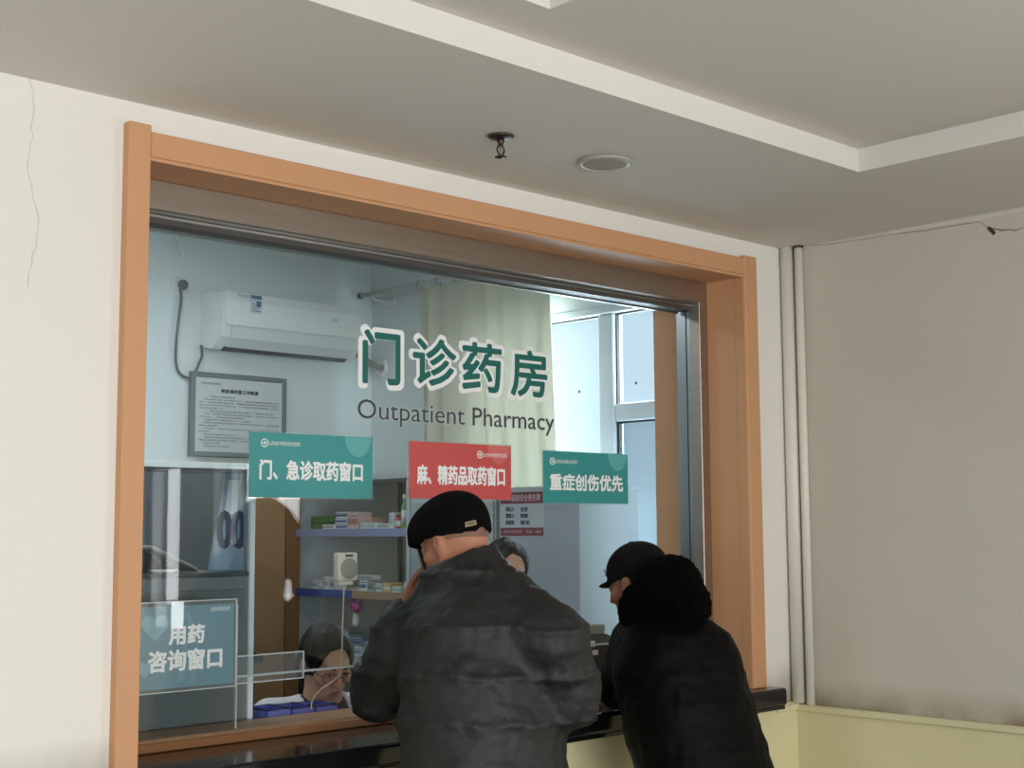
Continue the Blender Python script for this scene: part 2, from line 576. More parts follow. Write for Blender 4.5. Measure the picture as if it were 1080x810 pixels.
struct('wall_rear', [((-5.2, -5.2, 0), (-3.2, -5.0, 3.0)), ((2.0, -5.2, 0), (XR+0.2, -5.0, 3.0)), ((-3.2, -5.2, 0), (2.0, -5.0, 0.6)), ((-3.2, -5.2, 2.5), (2.0, -5.0, 3.0))],
       M_WALL2, 'hall wall with windows behind the viewer')
struct('wall_left', [((-5.2, -5.0, 0), (-5.0, -3.3, 3.0)), ((-5.2, 0.9, 0), (-5.0, YW, 3.0)), ((-5.2, -3.3, 0), (-5.0, 0.9, 0.6)), ((-5.2, -3.3, 2.5), (-5.0, 0.9, 3.0))],
       M_WALL2, 'hall wall with windows on the left')
struct('floor', [((-5.2, -5.2, -0.1), (5.6, 6.4, 0.0))], M_FLOOR, 'grey tiled floor', 'floor')
TX, TY, TZ = 3.628, 2.268, 2.75
struct('ceiling', [((-5.2, TY, ZC), (XR+0.2, YW, 3.1)), ((TX, -5.2, ZC), (XR+0.2, TY, 3.1)), ((-5.2, 2.096, TZ), (TX, TY, 3.1)), ((2.121, -5.2, TZ), (TX, 2.096, 3.1)), ((-5.2, -5.2, TZ+0.045), (2.121, 2.096, 3.1))],
       M_CEIL, 'stepped plaster ceiling with raised tray', 'ceiling')
# dado paint and ledges
struct('trim_1', [((XR-0.02, -5.0, 0.0), (XR+0.001, YW-0.02, 0.925))], M_YEL, 'pale yellow dado on the right wall', 'dado')
lb = bmesh.new(); add_box(lb, (XR-0.035, -5.0, 0.920), (XR, YW-0.02, 0.946), 0.006)
finish(bm_obj('trim_2', lb, mat('ledge_paint', (226, 219, 178), 0.5, var=0.06)), 'pale yellow ledge capping the dado on the right wall', 'ledge', None, 'structure')
struct('trim_3', [((-5.0, YW-0.02, 0.0), (XR-0.02, YW+0.001, 0.955))], M_YEL, 'pale yellow dado below the counter', 'dado')
lb = bmesh.new(); add_box(lb, (4.29, YW-0.035, 0.925), (XR-0.02, YW, 0.95), 0.005)
finish(bm_obj('trim_4', lb, MATS['ledge_paint']), 'short pale ledge between counter end and corner', 'ledge', None, 'structure')
# hall windows seen only as reflections in the glass
def hall_window(name, lo, hi, axis, label, bars):
    r = root(name, ((lo[0]+hi[0])/2, (lo[1]+hi[1])/2, lo[2]), label, 'window'); r['kind'] = 'structure'
    w = 0.05
    def fr(a0, a1, z0, z1):
        if axis == 'x': box('frame_bar', (lo[0], a0, z0), (hi[0], a1, z1), M_PVC, r, 0.004)
        else: box('frame_bar', (a0, lo[1], z0), (a1, hi[1], z1), M_PVC, r, 0.004)
    i = 1 if axis == 'x' else 0
    fr(lo[i], hi[i], lo[2], lo[2]+w); fr(lo[i], hi[i], hi[2]-w, hi[2])
    fr(lo[i], lo[i]+w, lo[2], hi[2]); fr(hi[i]-w, hi[i], lo[2], hi[2])
    for b in bars: fr(b-w/2, b+w/2, lo[2], hi[2])
hall_window('window_3', (XR+0.09, -1.5, WZ0), (XR+0.14, -0.95, WZ1), 'x', 'narrow hall window in the right wall', [])
hall_window('window_4', (XR+0.09, -0.56, WZ0), (XR+0.14, 0.32, WZ1), 'x', 'wider hall window in the right wall', [-0.12])
hall_window('window_5', (-3.2, -5.14, 0.6), (2.0, -5.09, 2.5), 'y', 'wide hall window behind the viewer', [-1.9, -0.6, 0.7])
hall_window('window_6', (-5.14, -3.3, 0.6), (-5.09, 0.9, 2.5), 'x', 'wide hall window on the left', [-1.9, -0.5])

# pharmacy room
XP, YB, ZP = 4.5, 5.8, 3.06
WY0, WY1, WZB, WZT = 3.62, 4.95, 1.02, 2.585
struct('wall_inner_back', [((-1.0, YB, 0), (XP+0.3, YB+0.2, 3.4))], M_INWALL, 'white back wall of the pharmacy')
struct('wall_inner_right', [((XP, 3.5, 0), (XP+0.25, WY0, 3.4)), ((XP, WY1, 0), (XP+0.25, YB, 3.4)), ((XP, WY0, 0), (XP+0.25, WY1, WZB)), ((XP, WY0, WZT), (XP+0.25, WY1, 3.4))],
       M_INWALL, 'white side wall of the pharmacy with the daylight window')
struct('wall_inner_left', [((-1.2, 3.5, 0), (-1.0, YB+0.2, 3.4))], M_INWALL, 'white far left wall of the pharmacy')
struct('ceiling_inner', [((-1.2, 3.5, ZP), (XP+0.25, YB, 3.4))], mat('inner_ceiling', (206, 212, 210), 0.85), 'white ceiling inside the pharmacy', 'ceiling')

# cracks in the plaster (fine gaps, built as thin irregular slivers)
def crack(pts, w, parent_name, m=M_CRACK, nrm=(0, -1, 0)):
    pts = [Vector(p) for p in pts]
    V, Fc = [], []
    n = Vector(nrm)
    for i, p in enumerate(pts):
        t = (pts[min(i+1, len(pts)-1)]-pts[max(i-1, 0)]).normalized()
        s = t.cross(n).normalized()*w*random.uniform(0.4, 1.3)
        V += [p+s+n*0.0006, p-s+n*0.0006, p+n*0.0012]
    for i in range(len(pts)-1):
        a, b = 3*i, 3*i+3
        Fc += [(a, a+2, b+2, b), (a+2, a+1, b+1, b+2)]
    pa = bpy.data.objects[parent_name]
    return mesh_obj('crack', V, Fc, m, pa)
cp = []
for i in range(26):
    py = 80+i*9.0
    cp.append(at_y(31+5*math.sin(i*0.45)+random.uniform(-1.2, 1.2)+(4 if i > 6 else 0), py, YW))
M_HAIRL = mat('hairline_crack', (214, 207, 194), 0.9)
crack(cp, 0.0012, 'wall_front', M_HAIRL)
cp = [at_x(px, py, XR) for px, py in ((854, 259.5), (875, 257.5), (897, 254), (915, 252), (935, 248), (955, 245.5), (975, 243.5), (1000, 239), (1018, 236), (1034, 234), (1039, 238), (1043, 242))]
crack(cp, 0.0012, 'wall_right', M_CRACK, (-1, 0, 0))
cp = [at_x(px, py, XR) for px, py in ((1041, 241), (1046, 246), (1048, 241), (1056, 243), (1064, 242), (1071, 243), (1080, 240), (1090, 242))]
crack(cp, 0.0022, 'wall_right', M_CRACK, (-1, 0, 0))
cp = [at_x(px, py, XR) for px, py in ((1042, 240), (1046, 243), (1049, 247))]
crack(cp, 0.006, 'wall_right', mat('dark_hole', (60, 52, 44), 0.9), (-1, 0, 0))
# filler strip along the ceiling joint, starting where the plaster was patched
pst = [at_x(px, py, XR) for px, py in ((935, 246), (1000, 235), (1040, 229), (1085, 220))]
crack(pst, 0.007, 'wall_right', mat('filler', (218, 213, 202), 0.8), (-1, 0, 0))

# ================================================================== PHARMACY WINDOW
YF = 3.1
GY = 3.345
win = root('window_1', (2.94, YF, 1.03), 'large pharmacy service window with orange frame and steel head', 'window'); win['kind'] = 'structure'
box('frame_post', (1.640, YF-0.005, 1.022), (1.702, YW+0.02, 2.621), M_ORANGE, win, 0.003)
box('frame_post', (4.160, YF, 1.022), (4.235, YW+0.02, 2.617), M_ORANGE, win, 0.003)
box('frame_head', (1.703, YF, 2.541), (4.159, YW+0.02, 2.606), M_ORANGE, win, 0.003)
box('frame_lip', (1.703, YF+0.004, 2.532), (4.152, YW+0.02, 2.5405), M_ORANGE, win)
box('frame_lip', (4.152, YF+0.004, 1.022), (4.1595, YW+0.02, 2.5405), M_ORANGE, win)
box('jamb_lining', (4.152, YW+0.021, 1.022), (4.172, 3.545, 2.533), M_ORANGE, win)
box('jamb_lining', (1.690, YW+0.021, 1.022), (1.706, 3.545, 2.533), M_ORANGE, win)
box('head_lining', (1.706, YW+0.021, 2.533), (4.152, 3.545, 2.547), M_ORANGE, win)
box('steel_head', (1.706, 3.272, 2.452), (4.108, 3.322, 2.533), M_STEEL, win, 0.002)
box('head_track', (1.706, 3.322, 2.428), (4.108, 3.38, 2.533), M_DARKTRACK, win)
box('track_rail', (1.706, 3.316, 2.442), (4.108, 3.321, 2.450), M_ALU, win)
box('track_rail', (1.706, 3.3815, 2.422), (4.108, 3.392, 2.44), M_ALU, win)
box('steel_jamb', (4.104, 3.275, 1.03), (4.1515, 3.325, 2.533), M_STEEL, win, 0.002)
box('side_channel', (4.112, 3.326, 1.06), (4.1515, 3.346, 2.533), M_ALU, win, 0.002)
box('side_channel', (4.122, 3.356, 1.06), (4.1515, 3.405, 2.533), M_ALU, win, 0.002)
box('gasket', (4.118, 3.3465, 1.06), (4.1515, 3.3555, 2.533), M_GASKET, win)
ZG = 1.205   # lower edge of the fixed glass over the hatch
g1 = box('glass_pane', (1.707, GY-0.004, 1.062), (2.128, GY+0.004, 2.45), M_GLASS, win)
g2 = box('glass_pane', (2.132, GY-0.004, ZG), (4.118, GY+0.004, 2.45), M_GLASS, win)
box('pane_edge', (2.1285, GY-0.0045, 1.062), (2.1315, GY+0.0045, 1.40), M_ACRYLE, win)
box('pane_edge', (2.132, GY-0.005, ZG-0.006), (4.118, GY+0.005, ZG), M_ACRYLE, win)
# lettering stuck to the glass: white outline below, green letters above
fy = lambda off: (lambda a, b, t: (a, GY-0.004-off, b))
chars = [('门', 378, 424, 342, 412), ('诊', 431, 483, 350, 414), ('药', 483, 531, 355, 420), ('房', 534, 579, 363, 425)]
for ch, xa, xb, ya, yb in chars:
    a = at_y(xa+2, ya+3, GY); b = at_y(xb-2, yb-3, GY)
    text('letter_outline', ch, M_PRINTW, win, fy(0.0012), a[0]-0.012, b[0]+0.012, b[2]-0.012, a[2]+0.012, 0.0115)
    text('letter', ch, M_PRINTG, win, fy(0.0026), a[0]+0.004, b[0]-0.004, b[2]+0.004, a[2]-0.004, 0.0040)
a = at_y(376, 420.5, GY); b = at_y(583.5, 460, GY)
text('lettering_outline', 'Outpatient Pharmacy', mat('print_halo', (196, 206, 206), 0.6), win, fy(0.0008), a[0]-0.002, b[0]+0.002, b[2]-0.002, a[2]+0.002, 0.0022)
text('lettering', 'Outpatient Pharmacy', M_PRINTD, win, fy(0.0014), a[0], b[0], b[2], a[2])

# counter, sill
ct = root('counter', (2.9, 3.2, 0.955), 'black polished stone counter below the window', 'counter')
bm = bmesh.new()
add_box(bm, (1.45, 3.045, 0.957), (4.285, YW-0.001, 1.021), 0.012, seg=3)
add_box(bm, (1.692, YW-0.02, 0.957), (4.168, 3.5, 1.0205))
bm_obj('slab', bm, M_GRANITE, ct)
box('front_lip', (1.46, 3.052, 0.945), (4.275, 3.075, 0.957), M_GRANITE, ct)
sl = root('wooden_sill', (2.9, 3.42, 1.021), 'brown wooden sill behind the black counter', 'sill')
box('board', (1.707, 3.37, 1.0215), (4.15, 3.53, 1.054), M_WOOD, sl, 0.004)
box('edge_strip', (1.707, 3.355, 1.0215), (4.15, 3.3695, 1.046), mat('oak_edge', (142, 98, 62), 0.45, var=0.2, vscale=12, stretch=(1, 12, 12)), sl, 0.003)

# ================================================================== SIGNS ON THE GLASS
HOSP = '山西省中西医结合医院'
def logo(parent, cx, cz, r, y):
    pts = [(cx+r*math.cos(a), y, cz+r*math.sin(a)) for a in [i*2*math.pi/24 for i in range(24)]]
    tube('emblem', pts, r*0.16, M_PRINTW, parent, 5, True)
    box('emblem_cross', (cx-r*0.12, y-0.0006, cz-r*0.55), (cx+r*0.12, y+0.0004, cz+r*0.55), M_PRINTW, parent)
    box('emblem_cross', (cx-r*0.55, y-0.0004, cz-r*0.12), (cx+r*0.55, y+0.0006, cz+r*0.12), M_PRINTW, parent)
def sign(name, pa, pb, m, ml, main, head_px, label):
    a = at_y(*pa, GY-0.006); b = at_y(*pb, GY-0.006)
    x0, z1, x1, z0 = a[0], a[2], b[0], b[2]
    y = GY-0.0065
    r = root(name, ((x0+x1)/2, y, z0), label, 'sign', 'printed signs on the pharmacy glass')
    box('film', (x0-0.004, y-0.0006, z0-0.004), (x1+0.004, y+0.001, z1+0.004), M_ACRYL, r)
    box('panel', (x0, y-0.0022, z0), (x1, y-0.0008, z1), m, r)
    # pale leaf motif in the upper corner
    cx, cz, rr = x1-0.055, z1-0.0, 0.055
    leaf = [(cx+rr*math.cos(t)*0.9, cz-0.001+rr*math.sin(t)*1.1) for t in [math.pi+i*math.pi/12 for i in range(13)]]
    leaf = [(min(x1-0.001, p), max(z0+0.001, q)) for p, q in leaf]
    prism('motif', leaf, y-0.0028, y-0.0023, ml, r)
    for body, (px0, py0, px1, py1), bold in main:
        c = at_y(px0, py0, y); d = at_y(px1, py1, y)
        text('lettering', body, M_PRINTW, r, lambda p, q, t: (p, y-0.0032, q), c[0], d[0], d[2], c[2], bold)
    if head_px:
        c = at_y(*head_px[:2], y); d = at_y(*head_px[2:], y)
        logo(r, c[0]-0.014, (c[2]+d[2])/2, 0.011, y-0.003)
        text('hospital_name', HOSP, M_PRINTW, r, lambda p, q, t: (p, y-0.0032, q), c[0], d[0], d[2], c[2])
    return r
sign('window_sign', (263, 455), (392, 526), M_TEAL, M_TEALL, [('门、急诊取药窗口', (273, 484, 382, 508.5), 0.0020)], (283, 465, 316, 471),
     'teal sign reading outpatient and emergency dispensing, leftmost on the glass')
sign('window_sign', (431, 465), (538.5, 527), M_RED, mat('sign_red_light', (216, 112, 108), 0.4), [('麻、精药品取药窗口', (439, 489.5, 532, 513), 0.0020)], (509, 477.5, 534, 483),
     'red sign on the glass above the man in the flat cap')
sign('window_sign', (572, 475), (662, 531.5), M_TEAL, M_TEALL, [('重症创伤优先', (579, 499, 656.5, 519), 0.0020)], (585, 484.5, 608, 489.5),
     'teal sign above the man in the fur-hooded coat')
# consultation sign in a clear pocket
y4 = GY-0.03
a = at_y(144, 634, y4); b = at_y(246.5, 722, y4)
r4 = root('consultation_sign', ((1.72+b[0])/2, y4, b[2]), 'blue consultation sign with a heart in a clear pocket, lower left', 'sign', 'printed signs on the pharmacy glass')
sx0, sx1, sz0, sz1 = 1.745, b[0]-0.004, b[2]+0.006, at_y(246, 633, y4)[2]-0.008
box('pocket', (sx0-0.006, y4-0.006, sz0-0.008), (sx1+0.006, y4-0.004, sz1+0.012), M_ACRYL, r4)
for lo, hi in (((sx0-0.006, sz1+0.010), (sx1+0.006, sz1+0.0125)), ((sx0-0.006, sz0-0.0105), (sx1+0.006, sz0-0.008)), ((sx1+0.0045, sz0-0.008), (sx1+0.0075, sz1+0.01))):
    box('pocket_rim', (lo[0], y4-0.0075, lo[1]), (hi[0], y4-0.003, hi[1]), M_ACRYLE, r4)
box('panel', (sx0, y4-0.003, sz0), (sx1, y4, sz1), M_BLUESIGN, r4)
def heart(cx, cz, s):
    return [(cx+s*16*math.sin(t)**3/16, cz+s*(13*math.cos(t)-5*math.cos(2*t)-2*math.cos(3*t)-math.cos(4*t))/16) for t in [i*2*math.pi/40 for i in range(40)]]
c = at_y(163, 661, y4)
prism('heart', heart(c[0], c[2], 0.040), y4-0.0036, y4-0.0031, M_BLUESIGN2, r4)
c = at_y(152, 706, y4)
prism('heart', [(max(sx0, p), q) for p, q in heart(c[0], c[2], 0.024)], y4-0.0036, y4-0.0031, M_BLUESIGN2, r4)
for px_, wv in ((183, 0.008), (196, 0.006)):
    p0 = at_y(px_, 645, y4); p1 = at_y(px_+8, 718, y4)
    pts = [(p0[0]+(p1[0]-p0[0])*t+0.02*math.sin(t*3.4), p0[2]+(p1[2]-p0[2])*t) for t in [i/14 for i in range(15)]]
    prism('ribbon', [(p-wv, q) for p, q in pts]+[(p+wv, q) for p, q in reversed(pts)], y4-0.0035, y4-0.0031, mat('sign_blue_mid', (120, 165, 180), 0.35), r4)
f4 = lambda p, q, t: (p, y4-0.0045, q)
for body, q in (('用药', (177, 658, 215, 680)), ('咨询窗口', (155, 683.5, 233.5, 708))):
    c = at_y(q[0], (q[1]+q[3])/2, y4); d = at_y(q[2], (q[1]+q[3])/2, y4)
    hgt = (at_y((q[0]+q[2])/2, q[1], y4)[2]-at_y((q[0]+q[2])/2, q[3], y4)[2])*0.95
    zc_ = at_y((q[0]+q[2])/2, (q[1]+q[3])/2, y4)[2]
    text('lettering', body, M_PRINTW, r4, f4, c[0], d[0], zc_-hgt/2, zc_+hgt/2, 0.0022)
c = at_y(221, 642.5, y4); d = at_y(242, 642, y4)
text('hospital_name', HOSP, M_PRINTW, r4, f4, c[0], d[0], c[2]-0.006, c[2]+0.006)
# clear acrylic plate right of the sign
y5 = GY-0.022
a = at_y(250, 689, y5); b = at_y(319, 714, y5)
ac = root('acrylic_plate', ((a[0]+b[0])/2, y5, b[2]), 'small clear acrylic plate beside the consultation sign', 'plate')
box('sheet', (a[0], y5-0.003, b[2]), (b[0], y5, a[2]-0.01), M_ACRYL, ac)
box('edge', (a[0], y5-0.004, a[2]-0.01), (b[0], y5+0.001, a[2]-0.007), M_ACRYLE, ac)
box('edge', (a[0], y5-0.004, b[2]-0.003), (b[0], y5+0.001, b[2]), M_ACRYLE, ac)
box('edge', (b[0], y5-0.004, b[2]-0.003), (b[0]+0.003, y5+0.001, a[2]-0.007), M_ACRYLE, ac)
# intercom speaker hung inside the glass with its cable
ys = GY+0.01
a = at_y(357, 583, ys+0.0); b = at_y(377.5, 612.5, ys)
sp = root('intercom_speaker', ((a[0]+b[0])/2, ys, b[2]), 'small cream speaker with round grille on the glass', 'speaker')
box('case', (a[0], ys, b[2]), (b[0], ys+0.028, a[2]), M_CREAM, sp, 0.006, seg=2)
cxs, czs = (a[0]+b[0])/2+0.003, (a[2]+b[2])/2-0.006
lathe('grille', [(0.031, 0), (0.031, 0.003), (0.028, 0.004), (0.0, 0.0042)], (cxs, ys, czs), mat('grille_grey', (176, 172, 160), 0.7, bump=0.6, bscale=700), sp, 28, (0, -1, 0))
box('name_plate', (cxs-0.014, ys-0.0015, a[2]-0.012), (cxs+0.014, ys, a[2]-0.006), M_PRINTD, sp)
box('bracket', (a[0]+0.01, ys+0.01, b[2]-0.012), (b[0]-0.01, ys+0.026, b[2]), M_CREAM, sp, 0.002)
cpts = [at_y(363, 613, ys+0.015), at_y(362, 640, ys+0.02), at_y(361, 670, ys+0.02), at_y(360.5, 697, ys+0.02), at_y(359, 710, ys+0.03), at_y(352, 718, ys+0.04), at_y(340, 726, ys+0.06), at_y(330, 737, ys+0.09), at_y(328, 748, ys+0.1)]
finish(tube('speaker_cable', smooth_path(cpts), 0.0022, mat('pale_cable', (216, 196, 176), 0.5), None, 8), 'pale thin cable hanging from the intercom speaker', 'cable')

# ================================================================== PHARMACY FURNITURE
# desk and inner shelf behind the sill
dk = root('service_desk', (3.2, 3.6, 0.0), 'grey service desk behind the window', 'desk')
box('shelf_board', (2.34, 3.535, 0.995), (4.14, 3.65, 1.02), M_GREYP, dk, 0.004)
box('front_panel', (2.34, 3.535, 0.0), (4.14, 3.555, 0.9945), M_GREYP, dk)
for xx in (2.34, 4.11):
    box('side_panel', (xx, 3.5555, 0.0), (xx+0.03, 3.65, 0.9945), M_GREYP, dk)
# grey cabinet with aluminium post on the left
gc = root('grey_cabinet', (1.95, 3.7, 0.0), 'grey metal cabinet behind the consultation sign', 'cabinet')
ztop = at_y(200, 604, 3.6)[2]
gx1 = at_y(262, 680, 3.56)[0]
box('body', (1.2, 3.56, 0.0), (gx1, 3.9, ztop-0.012), M_GREYP, gc, 0.003)
box('top_board', (1.2, 3.553, ztop-0.0115), (gx1, 3.9, ztop), M_GREYD, gc, 0.002)
box('door', (1.72, 3.553, 1.05), (gx1-0.02, 3.5595, ztop-0.05), mat('grey_door', (104, 112, 112), 0.35, var=0.05, vscale=3), gc, 0.002)
po = root('partition_post', (gx1+0.02, 3.57, 0.0), 'slim white aluminium post beside the grey cabinet', 'post')
px0 = at_y(262.5, 650, 3.55)[0]; px1 = at_y(268.5, 650, 3.55)[0]
box('profile', (px0+0.001, 3.55, 0.0), (px1, 3.585, 1.74), mat('white_alu', (214, 224, 226), 0.35), po, 0.003)
box('gasket_line', (px0-0.003, 3.56, ztop+0.001), (px0+0.0005, 3.58, 1.74), M_ALU, po)
# things on the grey cabinet
zt = ztop+0.0005
tb = root('tablet_stand', (1.93, 3.68, zt), 'silver tablet leaning askew on a black stand', 'tablet')
p0 = Vector(at_y(160, 577, 3.60)); p1 = Vector(at_y(209, 603.5, 3.60)); p1.z = zt+0.006
dv = (p1-p0); ang = math.atan2(-dv.z, dv.x); Ln = dv.length
R_ = Matrix.Rotation(ang, 3, 'Y')
box('tablet_body', (p0.x, 3.60, p0.z-0.006), (p0.x+Ln, 3.78, p0.z+0.006), M_ALU, tb, 0.003, R_, p0)
box('tablet_screen', (p0.x+0.01, 3.61, p0.z+0.0062), (p0.x+Ln-0.01, 3.77, p0.z+0.0075), M_DARK, tb, 0, R_, p0)
prism('stand', [(p0.x-0.005, zt), (p0.x+0.12, zt), (p0.x+0.035, zt+0.07), (p0.x, zt+0.07)], 3.66, 3.72, M_DARK, tb)
finish(lathe('white_dish', [(0.02, 0), (0.034, 0.004), (0.042, 0.010), (0.040, 0.0105), (0.03, 0.006), (0.0, 0.005)], (at_y(170, 598, 3.615)[0], 3.604, zt), M_WHITE, None, 24), 'small white dish in front of the tilted tablet', 'dish')
pp = root('number_sheet', (at_y(248, 590, 3.66)[0], 3.68, zt), 'pale blue card with dark double zero standing on the grey cabinet', 'card')
a = at_y(226, 592, 3.68); b = at_y(262, 500, 3.68)
cx0, cx1 = a[0], b[0]-0.005
prism('card', [(cx0-0.02, zt), (cx1, zt), (cx1, b[2]), (cx0+0.035, b[2])], 3.68, 3.688, mat('pale_blue_card', (132, 160, 180), 0.35), pp)
prism('card_window', [(cx0+0.03, zt+0.17), (cx0+0.075, zt+0.17), (cx0+0.085, b[2]-0.02), (cx0+0.045, b[2]-0.02)], 3.677, 3.6795, mat('pale_inset', (206, 224, 234), 0.3), pp)
c = at_y(229, 538, 3.675); d = at_y(262, 579, 3.675)
text('figures', '00', M_PRINTB, pp, lambda p, q, t: (p, 3.6765, q), c[0], d[0]-0.006, d[2], c[2], 0.006)
# tall dark cabinet against the back wall
a = at_y(146, 485, 5.42); b = at_y(263, 485, 5.42)
dc = root('filing_cabinet', ((a[0]+b[0])/2, 5.6, 0.0), 'tall dark grey cabinet with white top under the notice', 'cabinet')
box('body', (a[0]-0.5, 5.42, 0.0), (b[0], YB-0.002, a[2]-0.03), M_GREYD, dc, 0.003)
box('top_board', (a[0]-0.5, 5.40, a[2]-0.03), (b[0]+0.01, YB-0.002, a[2]), M_WHITE, dc, 0.003)
for k in range(2):
    x0 = b[0]-0.01-(k+1)*0.36
    d_ = box('door', (x0+0.006, 5.408, 0.08), (x0+0.354, 5.4195, a[2]-0.05), mat('dark_door', (78, 86, 88), 0.3, var=0.08), dc, 0.003)
    box('handle', (x0+0.30, 5.395, 1.0), (x0+0.315, 5.4075, 1.16), M_ALU, d_, 0.003)
# wooden door in the back wall
a = at_y(268, 540, 5.76); b = at_y(315, 540, 5.76)
wd = root('door_1', ((a[0]+b[0])/2, 5.78, 0), 'light oak door in the back wall of the pharmacy', 'door'); wd['kind'] = 'structure'
xw0, xw1 = b[0]-0.55, b[0]
xe = at_y(300, 600, 5.76)[0]
box('leaf', (xw0, 5.755, 0.003), (xe-0.001, YB-0.002, 1.93), M_WOOD2, wd, 0.002)
box('casing', (xe, 5.74, 0.003), (xw1, YB-0.002, 1.93), M_WOODD, wd, 0.004)
lathe('handle', [(0.024, 0), (0.024, 0.006), (0.010, 0.010), (0.010, 0.04), (0.022, 0.05), (0.018, 0.065)], (xw0+0.29, 5.755, 1.0), M_BROWN, wd, 16, (0, -1, 0))

# ------------------------------------------------------------------ medicine cabinet along the right wall
XS = 3.99
yA = YB-0.005
yB_ = at_x(431, 560, XS)[1]
zU = at_x(330, 558, XS)[2]; zL = at_x(330, 621, XS)[2]; zTop = at_x(400, 506, XS)[2]
zB = at_x(380, 690, XS)[2]-0.01
mc = root('medicine_cabinet', (4.24, (yA+yB_)/2, 0.0), 'open grey medicine cabinet with blue edged shelves', 'cabinet')
box('back_panel', (4.325, yB_+0.02, 0.0), (4.345, yA-0.02, zTop), M_CABG, mc)
box('end_panel', (XS-0.02, yA-0.02, 0.0), (4.345, yA, zTop), M_CABW, mc, 0.002)
box('end_panel', (XS, yB_-0.0, 0.0), (4.345, yB_+0.02, zTop), M_CABW, mc, 0.002)
box('top_panel', (XS-0.01, yB_, zTop+0.0005), (4.345, yA, zTop+0.03), M_CABW, mc, 0.003)
box('plinth', (XS+0.01, yB_+0.021, 0.0), (4.315, yA-0.021, 0.5), M_CABG, mc)
box('back_divider', (4.31, (yA+yB_)/2-0.01, 0.5), (4.3245, (yA+yB_)/2+0.01, zTop), M_GREYP, mc)
for z, em in ((zU, M_BLUEL), (zL, M_BLUE), (zB, M_CABW)):
    s = box('shelf', (XS+0.008, yB_+0.021, z-0.028), (4.309, yA-0.021, z-0.003), M_CABG, mc)
    if em is M_BLUE:
        ym = at_x(371, 625, XS)[1]
        box('edge_strip', (XS, ym, z-0.036), (XS+0.0075, yA-0.021, z), em, s)
        box('edge_strip', (XS, yB_+0.021, z-0.036), (XS+0.0075, ym-0.001, z), mat('tan_edge', (176, 150, 120), 0.5), s)
    else:
        box('edge_strip', (XS, yB_+0.021, z-0.036), (XS+0.0075, yA-0.021, z), em, s)
# packets and bottles
def packet(px0, px1, zs, hpx, rgb, band, label, dep=0.08, xoff=0.02, lift=0.0):
    ya = at_x(px1, 560, XS+xoff)[1]; yb = at_x(px0, 560, XS+xoff)[1]
    pz = 0.0047
    h = hpx*pz
    z0 = zs-0.0025+lift
    r = root('medicine_box', (XS+xoff+dep/2, (ya+yb)/2, z0), label, 'medicine box', 'medicine packets on the cabinet shelves')
    m = mat('carton_%d_%d_%d' % rgb, rgb, 0.5)
    mb = mat('carton_%d_%d_%d' % band, band, 0.5)
    box('carton', (XS+xoff, ya+0.001, z0), (XS+xoff+dep, yb-0.001, z0+h), m, r, 0.0015)
    box('printed_band', (XS+xoff-0.0008, ya+0.003, z0+h*0.30), (XS+xoff-0.0002, yb-0.003, z0+h*0.62), mb, r)
    box('printed_line', (XS+xoff-0.0008, ya+0.006, z0+h*0.74), (XS+xoff-0.0002, yb-0.006, z0+h*0.82), mb, r)
    return z0+h
def bottle(px, zs, hpx, r_, rgb, capc, label):
    y = at_x(px, 560, XS+0.04)[1]
    z0 = zs-0.0025
    h = hpx*0.0047
    r = root('medicine_bottle', (XS+0.04, y, z0), label, 'bottle', 'medicine bottles on the cabinet shelves')
    lathe('bottle_body', [(r_*0.9, 0), (r_, 0.004), (r_, h*0.66), (r_*0.55, h*0.78), (r_*0.5, h*0.82)], (XS+0.04, y, z0), mat('bottle_%d_%d_%d' % rgb, rgb, 0.4), r, 14)
    lathe('bottle_cap', [(r_*0.62, h*0.82), (r_*0.64, h*0.98), (r_*0.55, h)], (XS+0.04, y, z0), mat('bottle_%d_%d_%d' % capc, capc, 0.4), r, 14)
    lathe('bottle_label', [(r_*1.02, h*0.15), (r_*1.02, h*0.55)], (XS+0.04, y, z0), M_PAPER, r, 14)
G = (70, 120, 48); GD = (40, 84, 30); W = (222, 224, 222); BL = (86, 100, 150); PK = (206, 160, 156); BG = (208, 176, 150)
ords = ['leftmost', 'second from left', 'third from left', 'rightmost']
for i in range(4):
    packet(327.5+i*6.2, 333+i*6.2, zU, 14, G, GD, 'slim green medicine box, %s of four on the upper shelf' % ords[i], dep=0.1, xoff=0.045)
t1 = packet(340, 352, zU, 5, W, (180, 170, 140), 'low white box in front of the green boxes', dep=0.035, xoff=0.006)
t = packet(353, 366, zU, 5.5, (200, 204, 214), BL, 'lowest carton of the white and blue stack')
t = packet(353, 366, zU, 5.5, W, BL, 'middle carton of the white and blue stack', lift=t-zU+0.003)
t = packet(354, 367, zU, 6.5, W, (70, 80, 130), 'top carton of the white and blue stack', lift=t-zU+0.003)
packet(367, 378, zU, 17, (214, 190, 190), (196, 130, 128), 'pale pink carton beside the white and blue stack')
packet(379, 384, zU, 12, BG, (180, 140, 110), 'small tan box right of the pink carton', xoff=0.07)
packet(386.5, 392, zU, 12, BG, (180, 140, 110), 'small tan box behind the long white boxes', xoff=0.07)
packet(380, 396, zU, 6.5, W, (190, 200, 196), 'long white box in the middle of the upper shelf', dep=0.04, xoff=0.01)
packet(398, 409, zU, 5.5, W, (150, 160, 170), 'flat white box right of the long white box', dep=0.05)
packet(410, 415, zU, 16, W, (190, 196, 200), 'upright white box on the upper shelf')
bottle(421, zU, 14, 0.017, (176, 70, 62), (160, 52, 48), 'red bottle on the upper shelf')
bottle(427, zU, 33, 0.017, (120, 176, 96), (226, 232, 228), 'tall green bottle with white cap on the upper shelf')
